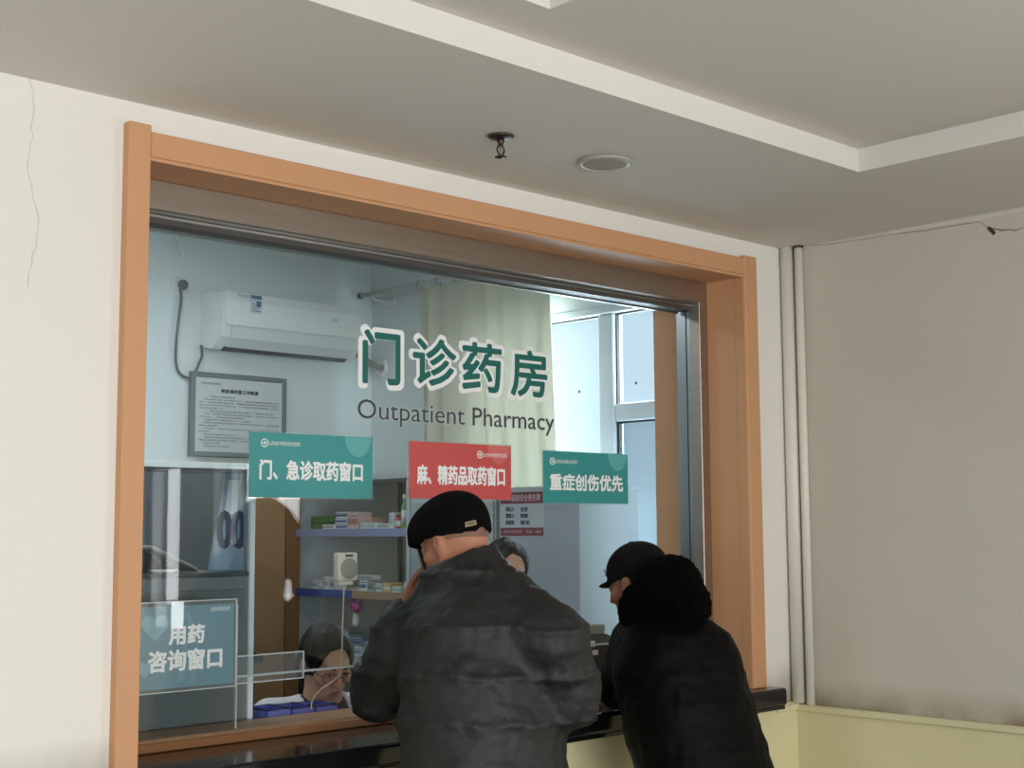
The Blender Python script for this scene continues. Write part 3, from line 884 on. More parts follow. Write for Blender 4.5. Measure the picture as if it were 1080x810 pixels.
bottle(430.0-1.2, zL, 14, 0.012, (216, 210, 210), (200, 90, 130), 'pale bottle with pink cap on the lower shelf')
lows = [(330, 335, 9, W, (150, 160, 180), 'grey white'), (336.5, 341, 12, (186, 192, 200), W, 'pale grey'), (342, 346.5, 13, W, (170, 170, 180), 'white upright'),
        (348, 353, 11, (200, 204, 206), (150, 150, 160), 'silver grey'), (379, 387, 11, W, (90, 130, 170), 'white and blue'), (388, 394, 9, (160, 180, 178), (100, 130, 130), 'grey green'),
        (396, 403, 8, W, (160, 170, 170), 'plain white'), (404, 412, 9, (214, 190, 110), W, 'yellow'), (413, 421, 6, W, (150, 180, 200), 'flat white')]
for (p0_, p1_, h_, c1, c2, nm) in lows:
    packet(p0_, p1_, zL, h_, c1, c2, '%s medicine box on the blue edged lower shelf' % nm)
packet(377, 393, zL, 4.5, (212, 216, 210), (150, 160, 150), 'long pale box lying across other boxes on the lower shelf', dep=0.05, lift=0.054)
# lowest shelf: blue-white cartons and artificial flowers
t = packet(366, 382, zB, 9, W, (120, 160, 196), 'white and blue carton at the bottom of the low stack')
t = packet(366, 381, zB, 9, (150, 170, 190), (60, 100, 150), 'blue carton in the middle of the low stack', lift=t-zB+0.003)
packet(368, 383, zB, 9, (96, 116, 120), (60, 76, 80), 'dark teal carton on top of the low stack', lift=t-zB+0.003)
packet(385, 397, zB, 15, (180, 190, 190), (150, 130, 150), 'pale grey carton beside the low stack')
M_MAG = mat('magenta_petal', (176, 60, 140), 0.6); M_PINK = mat('pink_petal', (190, 120, 150), 0.6)
fb = Vector((XS+0.03, at_x(370, 660, XS)[1], zB+0.132))
fl = root('flower_bunch', fb, 'small magenta artificial flowers on the low cartons', 'flowers')
lathe('vase', [(0.016, 0), (0.02, 0.02), (0.013, 0.05), (0.015, 0.06)], fb, M_WHITE, fl, 14)
for i in range(9):
    q = fb+Vector((random.uniform(-.03, .03), random.uniform(-.055, .06), 0.07+random.uniform(0, .05)))
    lathe('blossom', [(0.004, 0), (0.014, 0.006), (0.02, 0.014), (0.012, 0.016), (0.0, 0.012)], q, M_MAG if i < 6 else M_PINK, fl, 9, (random.uniform(-1, 0), random.uniform(-.5, .5), 0.7))
    tube('stem', [fb+Vector((0, 0, 0.055)), q], 0.002, mat('stem_green', (70, 96, 60), 0.7), fl, 5)

# ------------------------------------------------------------------ grey wardrobe beyond with notices
yC = at_x(524, 560, XS)[1]
yD = at_x(611, 560, XS)[1]
zC2 = at_x(560, 514, XS)[2]
fc = root('steel_locker', (4.2, (yC+yB_)/2, 0), 'light grey steel locker behind the man in the flat cap', 'cabinet')
box('body', (XS+0.01, yC, 0), (4.345, yB_-0.002, zC2+0.0), M_CABW, fc, 0.004)
d_ = box('door', (XS-0.003, yC+0.025, 0.06), (XS+0.0095, yB_-0.03, zC2-0.05), mat('locker_door', (178, 186, 186), 0.45), fc, 0.003)
box('vent_slot', (XS-0.006, yC+0.17, zC2-0.13), (XS-0.0032, yB_-0.17, zC2-0.115), M_DARK, d_)
box('vent_slot', (XS-0.006, yC+0.17, zC2-0.17), (XS-0.0032, yB_-0.17, zC2-0.155), M_DARK, d_)
box('name_card', (XS-0.006, yC+0.06, zC2-0.26), (XS-0.0032, yC+0.11, zC2-0.13), M_PRINTW, d_)
pc = root('grey_partition', (4.2, (yC+yD)/2, 0), 'plain grey cupboard side carrying the maroon notice', 'cupboard')
box('body', (XS+0.0, yD, 0), (4.345, yC-0.012, zC2-0.005), mat('cupboard_grey', (168, 178, 184), 0.5, var=0.02), pc, 0.003)
box('edge_profile', (XS-0.006, yC-0.0115, 0), (XS+0.05, yC-0.0005, zC2+0.01), mat('profile_grey', (106, 112, 110), 0.5), pc, 0.001)
fx = lambda off: (lambda a, b, t: (XS-off, -a, b))      # text on the x plane, reading towards -y
def on_x(px, py): 
    q = at_x(px, py, XS-0.003); return -q[1], q[2]
nt_ = root('staff_notice', (XS-0.002, at_x(551, 560, XS)[1], on_x(551, 566)[1]), 'paper notice with maroon bands on the grey cupboard', 'notice')
a0, z1_ = on_x(527.5, 514); a1, z0_ = on_x(573.5, 566)
box('sheet', (XS-0.0025, -a1, z0_), (XS-0.0008, -a0, z1_-0.003), mat('notice_paper', (186, 192, 196), 0.7), nt_)
for (ya_, yb_) in ((519, 531), (556.5, 565)):
    _, zz1 = on_x(550, ya_); _, zz0 = on_x(550, yb_)
    box('band', (XS-0.0032, -a1+0.002, zz0), (XS-0.0026, -a0-0.002, zz1), M_MAROON, nt_)
c = on_x(540, 521.5); d = on_x(570, 528.5)
text('heading', '药房安全责任牌', mat('print_pink', (214, 180, 186), 0.6), nt_, fx(0.0036), c[0], d[0], d[1], c[1], 0.0008)
for i, (l1, l2) in enumerate((('责任人：', '主任'), ('管理人：', '药师'), ('检查员：', '组长'))):
    yy = 537+i*7
    c = on_x(533.5, yy-2.4); d = on_x(543, yy+2.4)
    text('row', l1, M_PRINTB, nt_, fx(0.0034), c[0], d[0], d[1], c[1], 0.0008)
    c = on_x(549, yy-2.4); d = on_x(557 if i < 2 else 559, yy+2.4)
    text('row', l2, M_PRINTB, nt_, fx(0.0034), c[0], d[0], d[1], c[1], 0.0008)
c = on_x(531, 559); d = on_x(551, 562.5)
text('footer', '山西省中西医结合医院', MATS['print_pink'], nt_, fx(0.0036), c[0], d[0], d[1], c[1])
c = on_x(555, 559); d = on_x(571, 562.5)
text('footer', '电话：8888', MATS['print_pink'], nt_, fx(0.0036), c[0], d[0], d[1], c[1])

# ------------------------------------------------------------------ wall items: notice board, socket, air conditioner
yb0 = YB-0.03
a = at_y(202, 391, yb0); b = at_y(302, 481, yb0)
nb = root('notice_board', ((a[0]+b[0])/2, YB-0.015, b[2]), 'grey framed notice of pharmacy rules on the back wall', 'notice board')
bx0, bx1, bz0, bz1 = a[0], b[0], at_y(202, 481, yb0)[2]+0.0, a[2]
fw = 0.024
box('backing', (bx0+0.002, YB-0.022, bz0+0.002), (bx1-0.002, YB-0.002, bz1-0.002), M_PAPER, nb)
M_NBF = mat('notice_frame', (120, 130, 130), 0.4, 0.4)
box('frame_side', (bx0, yb0, bz0), (bx0+fw*1.1, YB-0.002, bz1), M_NBF, nb, 0.003)
box('frame_side', (bx1-fw, yb0, bz0), (bx1, YB-0.002, bz1), M_NBF, nb, 0.003)
box('frame_rail', (bx0+fw, yb0, bz1-fw), (bx1-fw, YB-0.002, bz1), M_NBF, nb, 0.003)
box('frame_rail', (bx0+fw, yb0, bz0), (bx1-fw, YB-0.002, bz0+fw), M_NBF, nb, 0.003)
fnb = lambda p, q, t: (p, YB-0.0228, q)
wN, hN = bx1-bx0, bz1-bz0
text('title', '药房调剂室工作制度', M_PRINTD, nb, fnb, bx0+wN*0.31, bx0+wN*0.70, bz1-hN*0.235, bz1-hN*0.185, 0.001)
text('hospital_name', HOSP, M_PRINTD, nb, fnb, bx0+wN*0.11, bx0+wN*0.31, bz1-hN*0.145, bz1-hN*0.115)
src = '一、严格执行药品管理制度认真核对处方做到四查十对二、按规定保管药品定期检查有效期三、保持室内清洁整齐四、热情接待患者耐心解答用药问题五、非本室人员未经许可不得入内'
rows = [(0.14, 0.45), (0.14, 0.92), (0.09, 0.92), (0.09, 0.92), (0.09, 0.33), (0.14, 0.86), (0.14, 0.92), (0.09, 0.55), (0.14, 0.62), (0.14, 0.92), (0.09, 0.27), (0.14, 0.92), (0.09, 0.19), (0.14, 0.48), (0.14, 0.9), (0.09, 0.9), (0.09, 0.3), (0.14, 0.4)]
k = 0
for i, (fa, fb_) in enumerate(rows):
    nch = max(4, int((fb_-fa)*36))
    body = ''.join(src[(k+j) % len(src)] for j in range(nch)); k += nch
    zt_ = bz1-hN*(0.275+i*0.0345)
    text('text_line', body, M_PRINTD, nb, fnb, bx0+wN*fa, bx0+wN*fb_, zt_-hN*0.021, zt_)
# socket and plug
c = at_y(189.5, 301, YB)
so = root('wall_socket', (c[0], YB-0.008, c[2]-0.043), 'white wall socket with grey plug in the pharmacy', 'socket')
box('plate', (c[0]-0.043, YB-0.010, c[2]-0.05), (c[0]+0.043, YB-0.002, c[2]+0.043), M_WHITE, so, 0.004)
box('inner_plate', (c[0]-0.034, YB-0.0125, c[2]-0.041), (c[0]+0.034, YB-0.0102, c[2]+0.034), M_WHITEM, so, 0.002)
M_CORD = mat('grey_cord', (104, 110, 108), 0.5)
pc_ = root('power_cord', (c[0]+0.01, YB-0.03, c[2]-0.03), 'grey power cord looping from socket to air conditioner', 'cord')
lathe('plug', [(0.016, 0), (0.024, 0.006), (0.024, 0.02), (0.014, 0.034), (0.0, 0.036)], (c[0]+0.004, YB-0.013, c[2]), M_CORD, pc_, 16, (0, -1, 0))
cp = [at_y(x_, y_, YB-0.02) for x_, y_ in ((190, 304), (191, 316), (188, 340), (185.5, 365), (186, 385), (191, 395), (200, 398.5), (206, 392), (210, 383), (213, 375), (212, 364))]
tube('cord', smooth_path(cp), 0.0065, M_CORD, pc_, 8)
# split air conditioner
ya = YB-0.003
ax0 = at_y(219, 330, 5.74)[0]; ax1 = at_y(374, 350, 5.66)[0]
zt_ = at_y(232, 305, 5.62)[2]; zb_ = zt_-0.275
acn = root('air_conditioner', ((ax0+ax1)/2, 5.68, zb_), 'white wall-mounted split air conditioner', 'air conditioner')
prof = [(YB-0.003, zb_+0.02), (YB-0.003, zt_-0.005), (YB-0.02, zt_), (YB-0.14, zt_), (YB-0.175, zt_-0.012), (YB-0.195, zt_-0.05), (YB-0.198, zb_+0.11), (YB-0.175, zb_+0.055), (YB-0.13, zb_+0.015), (YB-0.10, zb_)]
prism('body', prof, ax0, ax1, M_WHITE, acn, 'x')
fp = [(YB-0.176, zt_-0.010), (YB-0.1975, zt_-0.05), (YB-0.2005, zb_+0.11), (YB-0.207, zb_+0.11), (YB-0.204, zt_-0.05), (YB-0.181, zt_-0.005)]
prism('front_panel', fp, ax0+0.012, ax1-0.006, M_WHITE, acn, 'x')
lo_ = [(YB-0.199, zb_+0.105), (YB-0.178, zb_+0.055), (YB-0.136, zb_+0.016), (YB-0.142, zb_+0.010), (YB-0.184, zb_+0.050), (YB-0.205, zb_+0.103)]
prism('louver', lo_, ax0+0.05, ax1-0.04, mat('louver_white', (222, 226, 226), 0.4), acn, 'x')
prism('louver_slot', [(YB-0.134, zb_+0.0105), (YB-0.10, zb_-0.004), (YB-0.10, zb_+0.004), (YB-0.13, zb_+0.018)], ax0+0.05, ax1-0.04, M_GREYD, acn, 'x')
def on_ac(px, py):
    q = at_y(px, py, YB-0.208); return q[0], q[2]
e0 = on_ac(265, 311); e1 = on_ac(276, 331)
box('energy_label', (e0[0], YB-0.2085, e1[1]), (e1[0], YB-0.2065, e0[1]), mat('energy_label_paper', (206, 216, 222), 0.5), acn)
box('energy_label_head', (e0[0], YB-0.2092, e0[1]-0.018), (e1[0], YB-0.2086, e0[1]), mat('label_blue', (64, 110, 140), 0.5), acn)
box('energy_label_mark', (e0[0]+0.03, YB-0.2092, e0[1]-0.055), (e1[0]-0.004, YB-0.2086, e0[1]-0.026), mat('label_blue2', (84, 120, 148), 0.5), acn)
for i in range(4):
    box('energy_label_line', (e0[0]+0.006, YB-0.2092, e1[1]+0.008+i*0.011), (e1[0]-0.008-0.01*(i % 2), YB-0.2086, e1[1]+0.011+i*0.011), M_PRINTD, acn)
e0 = on_ac(251, 309); e1 = on_ac(263, 314)
text('script_logo', 'Fresh', mat('logo_grey', (130, 150, 160), 0.5), acn, lambda p, q, t: (p+0.3*(q-e1[1]), YB-0.2085, q), e0[0], e1[0], e1[1], e0[1])
e0 = on_ac(350, 336); e1 = on_ac(357, 339.5)
text('brand_mark', 'GR', mat('logo_grey2', (140, 140, 136), 0.5), acn, lambda p, q, t: (p, YB-0.2085, q), e0[0], e1[0], e1[1], e0[1])
# refrigerant pipe and wall sleeve
sc_ = at_x(403, 388, XP-0.005)
tp = root('wall_sleeve', (XP-0.01, sc_[1], sc_[2]-0.05), 'white round wall sleeve where the air conditioner pipe leaves', 'sleeve')
lathe('flange', [(0.05, 0.002), (0.05, 0.012), (0.032, 0.02), (0.026, 0.014), (0.0, 0.012)], (XP, sc_[1], sc_[2]), M_WHITEM, tp, 24, (-1, 0, 0))
pts = [at_y(368, 369, 5.74), at_y(378, 374, 5.74), at_y(388, 381, 5.72), at_x(396, 386, XP-0.06), at_x(402.5, 388, XP-0.016)]
finish(tube('coolant_pipe', smooth_path(pts), 0.014, mat('pipe_wrap', (150, 144, 134), 0.7), None, 10), 'wrapped coolant pipe from air conditioner to wall', 'pipe')
# security camera and sensor near ceiling
c = at_y(201, 256, 5.70)
sk = root('security_camera', (c[0], 5.74, c[2]), 'white security camera bracket under the pharmacy ceiling', 'camera')
box('wall_plate', (c[0]-0.035, YB-0.014, c[2]+0.01), (c[0]+0.03, YB-0.002, c[2]+0.075), M_WHITE, sk, 0.004)
tube('arm', smooth_path([(c[0]-0.005, YB-0.015, c[2]+0.045), (c[0]+0.01, YB-0.06, c[2]+0.05), (c[0]+0.04, YB-0.09, c[2]+0.05)]), 0.013, M_WHITE, sk, 10)
lathe('lens_barrel', [(0.022, -0.035), (0.024, 0.03), (0.016, 0.035), (0.0, 0.032)], (c[0]+0.045, YB-0.10, c[2]+0.05), M_WHITE, sk, 16, (0.8, -0.5, -0.15))
tube('drop_cable', smooth_path([(c[0]-0.02, YB-0.016, c[2]+0.02), (c[0]-0.025, YB-0.03, c[2]-0.02), (c[0]-0.005, YB-0.02, c[2]-0.045)]), 0.005, M_WHITEM, sk, 6)
c = at_y(299, 254, GY+0.06)
ss = root('hatch_stop', (c[0], GY+0.06, c[2]), 'tiny dark stop under the window track', 'stop')
box('block', (c[0]-0.006, GY+0.048, c[2]-0.002), (c[0]+0.006, GY+0.068, 2.4275), M_DARK, ss, 0.001)
prism('tab', [(c[0]-0.014, c[2]+0.003), (c[0]+0.012, c[2]), (c[0]+0.004, c[2]-0.006), (c[0]-0.01, c[2]-0.004)], GY+0.047, GY+0.069, M_BROWN, ss)

# ------------------------------------------------------------------ daylight window of the pharmacy (window_2)
wn = root('window_2', (XP+0.06, (WY0+WY1)/2, WZB), 'white plastic framed daylight window inside the pharmacy', 'window'); wn['kind'] = 'structure'
xf0, xf1 = XP+0.01, XP+0.07
def wpt(px, py): return at_x(px, py, xf0)
ym0 = wpt(648, 380)[1]; ym1 = wpt(632, 380)[1]
zpt = wpt(600, 337.5)[2]
box('frame_bar', (xf0-0.02, WY0, zpt), (xf1, WY1, WZT), M_PVC, wn, 0.004)
box('frame_bar', (xf0, WY0, WZB), (xf1, WY1, WZB+0.06), M_PVC, wn, 0.004)
box('frame_bar', (xf0, WY0, WZB+0.0605), (xf1, WY0+0.05, zpt-0.0005), M_PVC, wn, 0.004)
box('frame_bar', (xf0, WY1-0.05, WZB+0.0605), (xf1, WY1, zpt-0.0005), M_PVC, wn, 0.004)
box('mullion', (xf0-0.008, ym0, WZB+0.0605), (xf1, ym1, zpt-0.0005), M_PVC, wn, 0.006)
zt1 = wpt(670, 424)[2]; zt0 = wpt(670, 443)[2]
box('transom', (xf0-0.004, WY0+0.051, zt0), (xf1, ym0-0.0005, zt1), M_PVC, wn, 0.008, seg=2)
box('glass_pane', (xf0+0.03, ym1, WZB+0.06), (xf0+0.036, WY1-0.05, zpt), M_PANE2, wn)
box('glass_pane', (xf0+0.03, WY0+0.05, zt1), (xf0+0.036, ym0, zpt), M_PANE2, wn)
box('glass_pane', (xf0+0.03, WY0+0.05, WZB+0.06), (xf0+0.036, ym0, zt0), M_PANE3, wn)
for lo, hi in (((WY0+0.05, zt1+0.0005), (WY0+0.056, zpt-0.001)), ((ym0-0.007, zt1+0.0005), (ym0-0.0005, zpt-0.001)), ((WY0+0.057, zpt-0.008), (ym0-0.008, zpt-0.001)), ((WY0+0.057, zt0-0.010), (ym0-0.012, zt0-0.001)), ((ym0-0.014, WZB+0.0605), (ym0-0.0005, zt0-0.0005)), ((ym1+0.001, zpt-0.008), (WY1-0.051, zpt-0.001))):
    box('gasket', (xf0+0.010, lo[0], lo[1]), (xf0+0.029, hi[0], hi[1]), M_GASKET, wn)
hh = at_x(640, 560, xf0-0.03)
d_ = box('handle_plate', (xf0-0.022, hh[1]-0.02, hh[2]-0.07), (xf0-0.0085, hh[1]+0.02, hh[2]+0.10), M_PVC, wn, 0.004)
tube('handle', smooth_path([(xf0-0.022, hh[1], hh[2]+0.06), (xf0-0.05, hh[1], hh[2]+0.06), (xf0-0.052, hh[1], hh[2]+0.0), (xf0-0.05, hh[1], hh[2]-0.10)], 5), 0.010, M_ALU, d_, 8)
for px, py in ((611, 413), (671, 404)):
    q = at_x(px, py, xf0+0.028)
    lathe('bolt_spot', [(0.008, 0), (0.006, 0.003), (0, 0.004)], q, M_GREYD, wn, 10, (-1, 0, 0))

# curtain rod and curtain
XC = XP-0.10
r0 = at_x(381, 310, XC); r1 = at_x(512, 287, XC)
rd = root('curtain_rod', (XC, (r0[1]+3.7)/2, r0[2]-0.02), 'thin grey metal curtain rod on the pharmacy side wall', 'curtain rod')
zr = (r0[2]+r1[2])/2
tube('rod', [(XC, r0[1], zr), (XC, 3.7, zr)], 0.012, mat('rod_grey', (206, 206, 202), 0.4), rd, 12)
lathe('finial', [(0.012, 0), (0.018, 0.004), (0.014, 0.018), (0.0, 0.02)], (XC, r0[1], zr), M_GREYD, rd, 12, (0, 1, 0))
for yy in (r0[1]-0.10, 4.1):
    br = box('bracket', (XP-0.012, yy-0.07, zr-0.06), (XP-0.001, yy+0.07, zr-0.025), M_WHITE, rd, 0.003)
    tube('bracket_arm', [(XP-0.01, yy, zr-0.04), (XC, yy, zr-0.03), (XC, yy, zr-0.012)], 0.006, M_WHITE, br, 8)
for i in range(7):
    yy = at_x(442+i*20, 300, XC)[1]
    pts = [(XC+0.019*math.cos(t), yy, zr+0.019*math.sin(t)-0.006) for t in [j*2*math.pi/14 for j in range(14)]]
    tube('ring', pts, 0.003, M_ALU, rd, 5, True)
cy0 = at_x(440, 330, XC)[1]; cy1 = at_x(583, 330, XC)[1]
ztc = zr-0.03
V, Fc = [], []
NU, NV = 150, 40
zbot = 1.30
for th in (0.0, 0.004):
    for i in range(NU+1):
        u = i/NU
        for j in range(NV+1):
            v = j/NV
            ph = u*2*math.pi*7.0+0.8*math.sin(u*9)+0.25*math.sin(v*4+u*5)
            amp = 0.017*(0.6+0.4*math.sin(u*13+1))*(0.75+0.35*v)
            pinch = 0.95+0.05*v
            y = cy0+(cy1-cy0)*(0.5+(u-0.5)*pinch)-0.02*math.sin(v*2.2)*u+0.012*math.sin(ph*0.5)*v
            if u < 0.12: y -= 0.10*v*(0.12-u)/0.12*0.9
            x = XC-0.004+amp*math.sin(ph)+0.010*noise.noise((u*12, v*4, 0))+th
            z = ztc-(ztc-zbot)*v+0.014*math.sin(ph*1.0+1.2)*(1-v)**6
            V.append((x, y, z))
W1 = NV+1; off = (NU+1)*W1
for i in range(NU):
    for j in range(NV):
        a_ = i*W1+j
        Fc.append((a_, a_+1, a_+W1+1, a_+W1)); Fc.append((off+a_, off+a_+W1, off+a_+W1+1, off+a_+1))
for j in range(NV):
    for i_ in (0, NU):
        a_ = i_*W1+j; Fc.append((a_, a_+1, off+a_+1, off+a_))
for i in range(NU):
    for j_ in (0, NV):
        a_ = i*W1+j_; Fc.append((a_, a_+W1, off+a_+W1, off+a_))
_nt = M_CURT.node_tree
_tl = _nt.nodes.new('ShaderNodeBsdfTranslucent'); _tl.inputs['Color'].default_value = (0.80, 0.78, 0.68, 1)
_mx = _nt.nodes.new('ShaderNodeMixShader'); _mx.inputs[0].default_value = 0.18
_nt.links.new(_nt.nodes['Principled BSDF'].outputs[0], _mx.inputs[1]); _nt.links.new(_tl.outputs[0], _mx.inputs[2])
_nt.links.new(_mx.outputs[0], _nt.nodes['Material Output'].inputs['Surface'])
cu_ = mesh_obj('curtain', V, Fc, M_CURT, None, True)
finish(cu_, 'cream gathered curtain beside the pharmacy daylight window', 'curtain')

lp = root('added_ceiling_lamp', (2.3, 4.75, ZP-0.03), 'unseen white panel lamp added to brighten the pharmacy', 'lamp')  # invented fixture, out of view, to go with the added fill light
box('frame', (1.7, 4.45, ZP-0.03), (2.9, 5.05, ZP-0.001), M_WHITEM, lp, 0.004)
box('diffuser', (1.72, 4.47, ZP-0.033), (2.88, 5.03, ZP-0.0302), M_PRINTW, lp)

# ------------------------------------------------------------------ trays on the inner shelf, printer on the sill
xa = max(2.345, at_y(270, 745, 3.6)[0]); xb = at_y(345, 745, 3.6)[0]
wtr = (xb-xa)/3
for i in range(3):
    x0 = xa+i*wtr+0.004; x1 = xa+(i+1)*wtr-0.004
    z0 = 1.0205; z1 = at_y(300, 747.5, 3.54)[2]-0.002*i
    r = root('plastic_tray', ((x0+x1)/2, 3.6, z0), 'lilac blue plastic tray, %s of three behind the sill' % ('left one', 'middle one', 'right one')[i], 'tray', 'blue trays behind the sill')
    bm = bmesh.new()
    t_ = 0.003
    add_box(bm, (x0, 3.54, z0), (x1, 3.655, z0+t_))
    add_box(bm, (x0, 3.54, z0+t_), (x1, 3.543, z1)); add_box(bm, (x0, 3.652, z0+t_), (x1, 3.655, z1))
    add_box(bm, (x0, 3.543, z0+t_), (x0+t_, 3.652, z1)); add_box(bm, (x1-t_, 3.543, z0+t_), (x1, 3.652, z1))
    bm_obj('bin', bm, M_TRAY, r)
    tube('rim', [(x0, 3.54, z1), (x1, 3.54, z1), (x1, 3.655, z1), (x0, 3.655, z1)], 0.004, M_TRAYR, r, 6, True)
zs0 = 1.0545
a = at_y(603, 660, 3.44); b = at_y(640, 692, 3.44)
pr = root('ticket_printer', ((a[0]+b[0])/2, 3.45, zs0), 'black ticket printer with pale top between the two men', 'printer')
zz = a[2]
prism('case', [(a[0], zs0), (b[0], zs0), (b[0], zz-0.05), (b[0]-0.03, zz-0.035), (a[0], zz-0.035)], 3.41, 3.50, M_DARK, pr)
box('paper_cover', (a[0]+0.004, 3.415, zz-0.0345), (b[0]-0.032, 3.49, zz), mat('beige_cover', (150, 146, 132), 0.5), pr, 0.004)
box('label', (a[0]+0.035, 3.4085, zz-0.075), (a[0]+0.085, 3.4097, zz-0.055), M_PRINTW, pr)
box('label', (a[0]+0.045, 3.4085, zz-0.105), (a[0]+0.10, 3.4097, zz-0.088), M_PAPER, pr)
tube('paper_curl', smooth_path([(a[0]+0.06, 3.404, zz-0.10), (a[0]+0.05, 3.395, zz-0.12), (a[0]+0.055, 3.392, zz-0.15)]), 0.004, M_PAPER, pr, 6)

# ================================================================== HALL FITTINGS
q = at_y(836.5, 500, YW-0.03)
rp = root('riser_pipe', (q[0], YW-0.03, 0.951), 'thicker white pipe just left of the wall corner', 'pipe', 'white pipes in the corner')
tube('pipe', [(q[0], YW-0.03, 0.9515), (q[0], YW-0.03, ZC-0.001)], 0.026, M_PIPE, rp, 20)
q = at_x(848.5, 500, XR-0.02)
rp = root('riser_pipe', (XR-0.02, q[1], 0.947), 'slim white pipe against the right wall at the corner', 'pipe', 'white pipes in the corner')
tube('pipe', [(XR-0.02, q[1], 0.9475), (XR-0.02, q[1], ZC-0.001)], 0.016, M_PIPE, rp, 16)
lathe('collar', [(0.019, 0), (0.0195, 0.006), (0.017, 0.008)], (XR-0.02, q[1], ZC-0.009), M_BROWN, rp, 16)

c = at_z(528, 143, ZC)
sk = root('fire_sprinkler', (c[0], c[1], ZC-0.085), 'dark metal fire sprinkler hanging from the ceiling', 'sprinkler')
lathe('escutcheon', [(0.036, 0), (0.038, 0.003), (0.03, 0.008), (0.012, 0.012)], (c[0], c[1], ZC-0.0005), M_BROWN, sk, 24, (0, 0, -1))
lathe('stem', [(0.010, 0.010), (0.011, 0.018), (0.008, 0.022), (0.008, 0.03)], (c[0], c[1], ZC), M_BROWN, sk, 12, (0, 0, -1))
for s in (-1, 1):
    tube('yoke_arm', smooth_path([(c[0]+s*0.007, c[1], ZC-0.028), (c[0]+s*0.013, c[1], ZC-0.042), (c[0]+s*0.004, c[1], ZC-0.058)], 4), 0.0028, M_BROWN, sk, 6)
lathe('glass_bulb', [(0.002, 0.030), (0.0035, 0.04), (0.002, 0.054)], (c[0], c[1], ZC), mat('bulb_red', (150, 120, 110), 0.2), sk, 8, (0, 0, -1))
lathe('deflector', [(0.004, 0.056), (0.017, 0.060), (0.017, 0.062), (0.0, 0.064)], (c[0], c[1], ZC), M_BROWN, sk, 20, (0, 0, -1))
c = at_z(638, 170, ZC)
cs = root('ceiling_speaker', (c[0], c[1], ZC-0.014), 'round flat grey cover set in the ceiling', 'ceiling cover')
lathe('rim', [(0.080, 0.0005), (0.082, 0.006), (0.076, 0.012), (0.072, 0.010)], (c[0], c[1], ZC), mat('cover_rim', (176, 168, 158), 0.4), cs, 40, (0, 0, -1))
lathe('grille', [(0.0715, 0.0005), (0.0715, 0.009), (0.06, 0.011), (0.0, 0.0115)], (c[0], c[1], ZC), mat('cover_grille', (168, 160, 152), 0.7, bump=0.4, bscale=500), cs, 40, (0, 0, -1))

# ================================================================== PEOPLE
UP = np.array([0, 0, 1.0])
RH = np.array([math.cos(YAW), -math.sin(YAW), 0])   # picture right, level
FH = np.array([math.sin(YAW), math.cos(YAW), 0])    # picture depth, level
def heading(deg):   # level direction turned deg to the right of the picture's depth direction
    a = math.radians(deg); return FH*math.cos(a)+RH*math.sin(a)

def seams_disp(levels, amp, wr, seed):
    levels = sorted(levels)
    def f(V, N):
        out = np.zeros(len(V))
        for i, (x, y, z) in enumerate(V):
            zz_ = z+0.014*noise.noise((x*5, y*5, seed))+0.008*noise.noise((x*14, y*14, seed+3))
            lo_ = max([l for l in levels if l <= zz_], default=levels[0]-0.14)
            hi_ = min([l for l in levels if l > zz_], default=levels[-1]+0.14)
            t = min(1, max(0, (zz_-lo_)/max(hi_-lo_, 1e-3)))
            puff = (4*t*(1-t))**0.45
            near = math.exp(-((zz_-lo_)/0.035)**2)+math.exp(-((hi_-zz_)/0.035)**2)
            w = noise.noise((x*34, y*34, z*13+seed))*near*0.75+noise.noise((x*11, y*11, z*16+seed*2))*0.6+0.35*noise.noise((x*24+3, y*24, z*42))
            out[i] = amp*(puff-0.75)+wr*w
        return out
    return f

def head_sdf(S, c, B, s=1.0, neck_to=None):
    """skin of a head: c is the centre of the skull, B columns right / forward / up"""
    L = lambda x, y, z: c+B@(np.array([x, y, z])*s)
    S.ell(L(0, -0.012, 0.028), np.array([0.074, 0.094, 0.092])*s, B, 0.0)
    S.ell(L(0, 0.028, -0.045), np.array([0.055, 0.062, 0.074])*s, B, 0.03)
    S.ell(L(0, 0.052, -0.092), np.array([0.026, 0.024, 0.018])*s, B, 0.025)     # chin
    S.cap(L(-0.030, 0.078, 0.030), L(0.030, 0.078, 0.030), 0.012*s, k=0.016)    # brow
    for q in (-1, 1):
        S.ell(L(q*0.042, 0.062, -0.018), np.array([0.022, 0.02, 0.02])*s, B, 0.02)   # cheek
        S.ell(L(q*0.031, 0.093, 0.008), np.array([0.016, 0.012, 0.010])*s, B, 0.0, sub=True)  # eye socket
        S.ell(L(q*0.031, 0.078, 0.008), np.array([0.0135, 0.0125, 0.011])*s, B, 0.004)
        S.ell(L(q*0.080, -0.010, -0.004), np.array([0.011, 0.019, 0.032])*s, B, 0.005)   # ear
        S.ell(L(q*0.090, -0.004, 0.000), np.array([0.007, 0.010, 0.018])*s, B, 0.0, sub=True)
    S.cap(L(0, 0.088, 0.016), L(0, 0.108, -0.022), 0.008*s, 0.0125*s, k=0.012)     # nose
    S.ell(L(-0.011, 0.097, -0.026), np.array([0.009, 0.01, 0.008])*s, B, 0.006)
    S.ell(L(0.011, 0.097, -0.026), np.array([0.009, 0.01, 0.008])*s, B, 0.006)
    S.cap(L(-0.016, 0.086, -0.052), L(0.016, 0.086, -0.052), 0.006*s, k=0.006)     # lips
    S.cap(L(-0.013, 0.085, -0.062), L(0.013, 0.085, -0.062), 0.0065*s, k=0.006)
    if neck_to is not None:
        S.cap(L(0, -0.028, -0.04), neck_to, 0.056*s, 0.062*s, k=0.03)
    return L

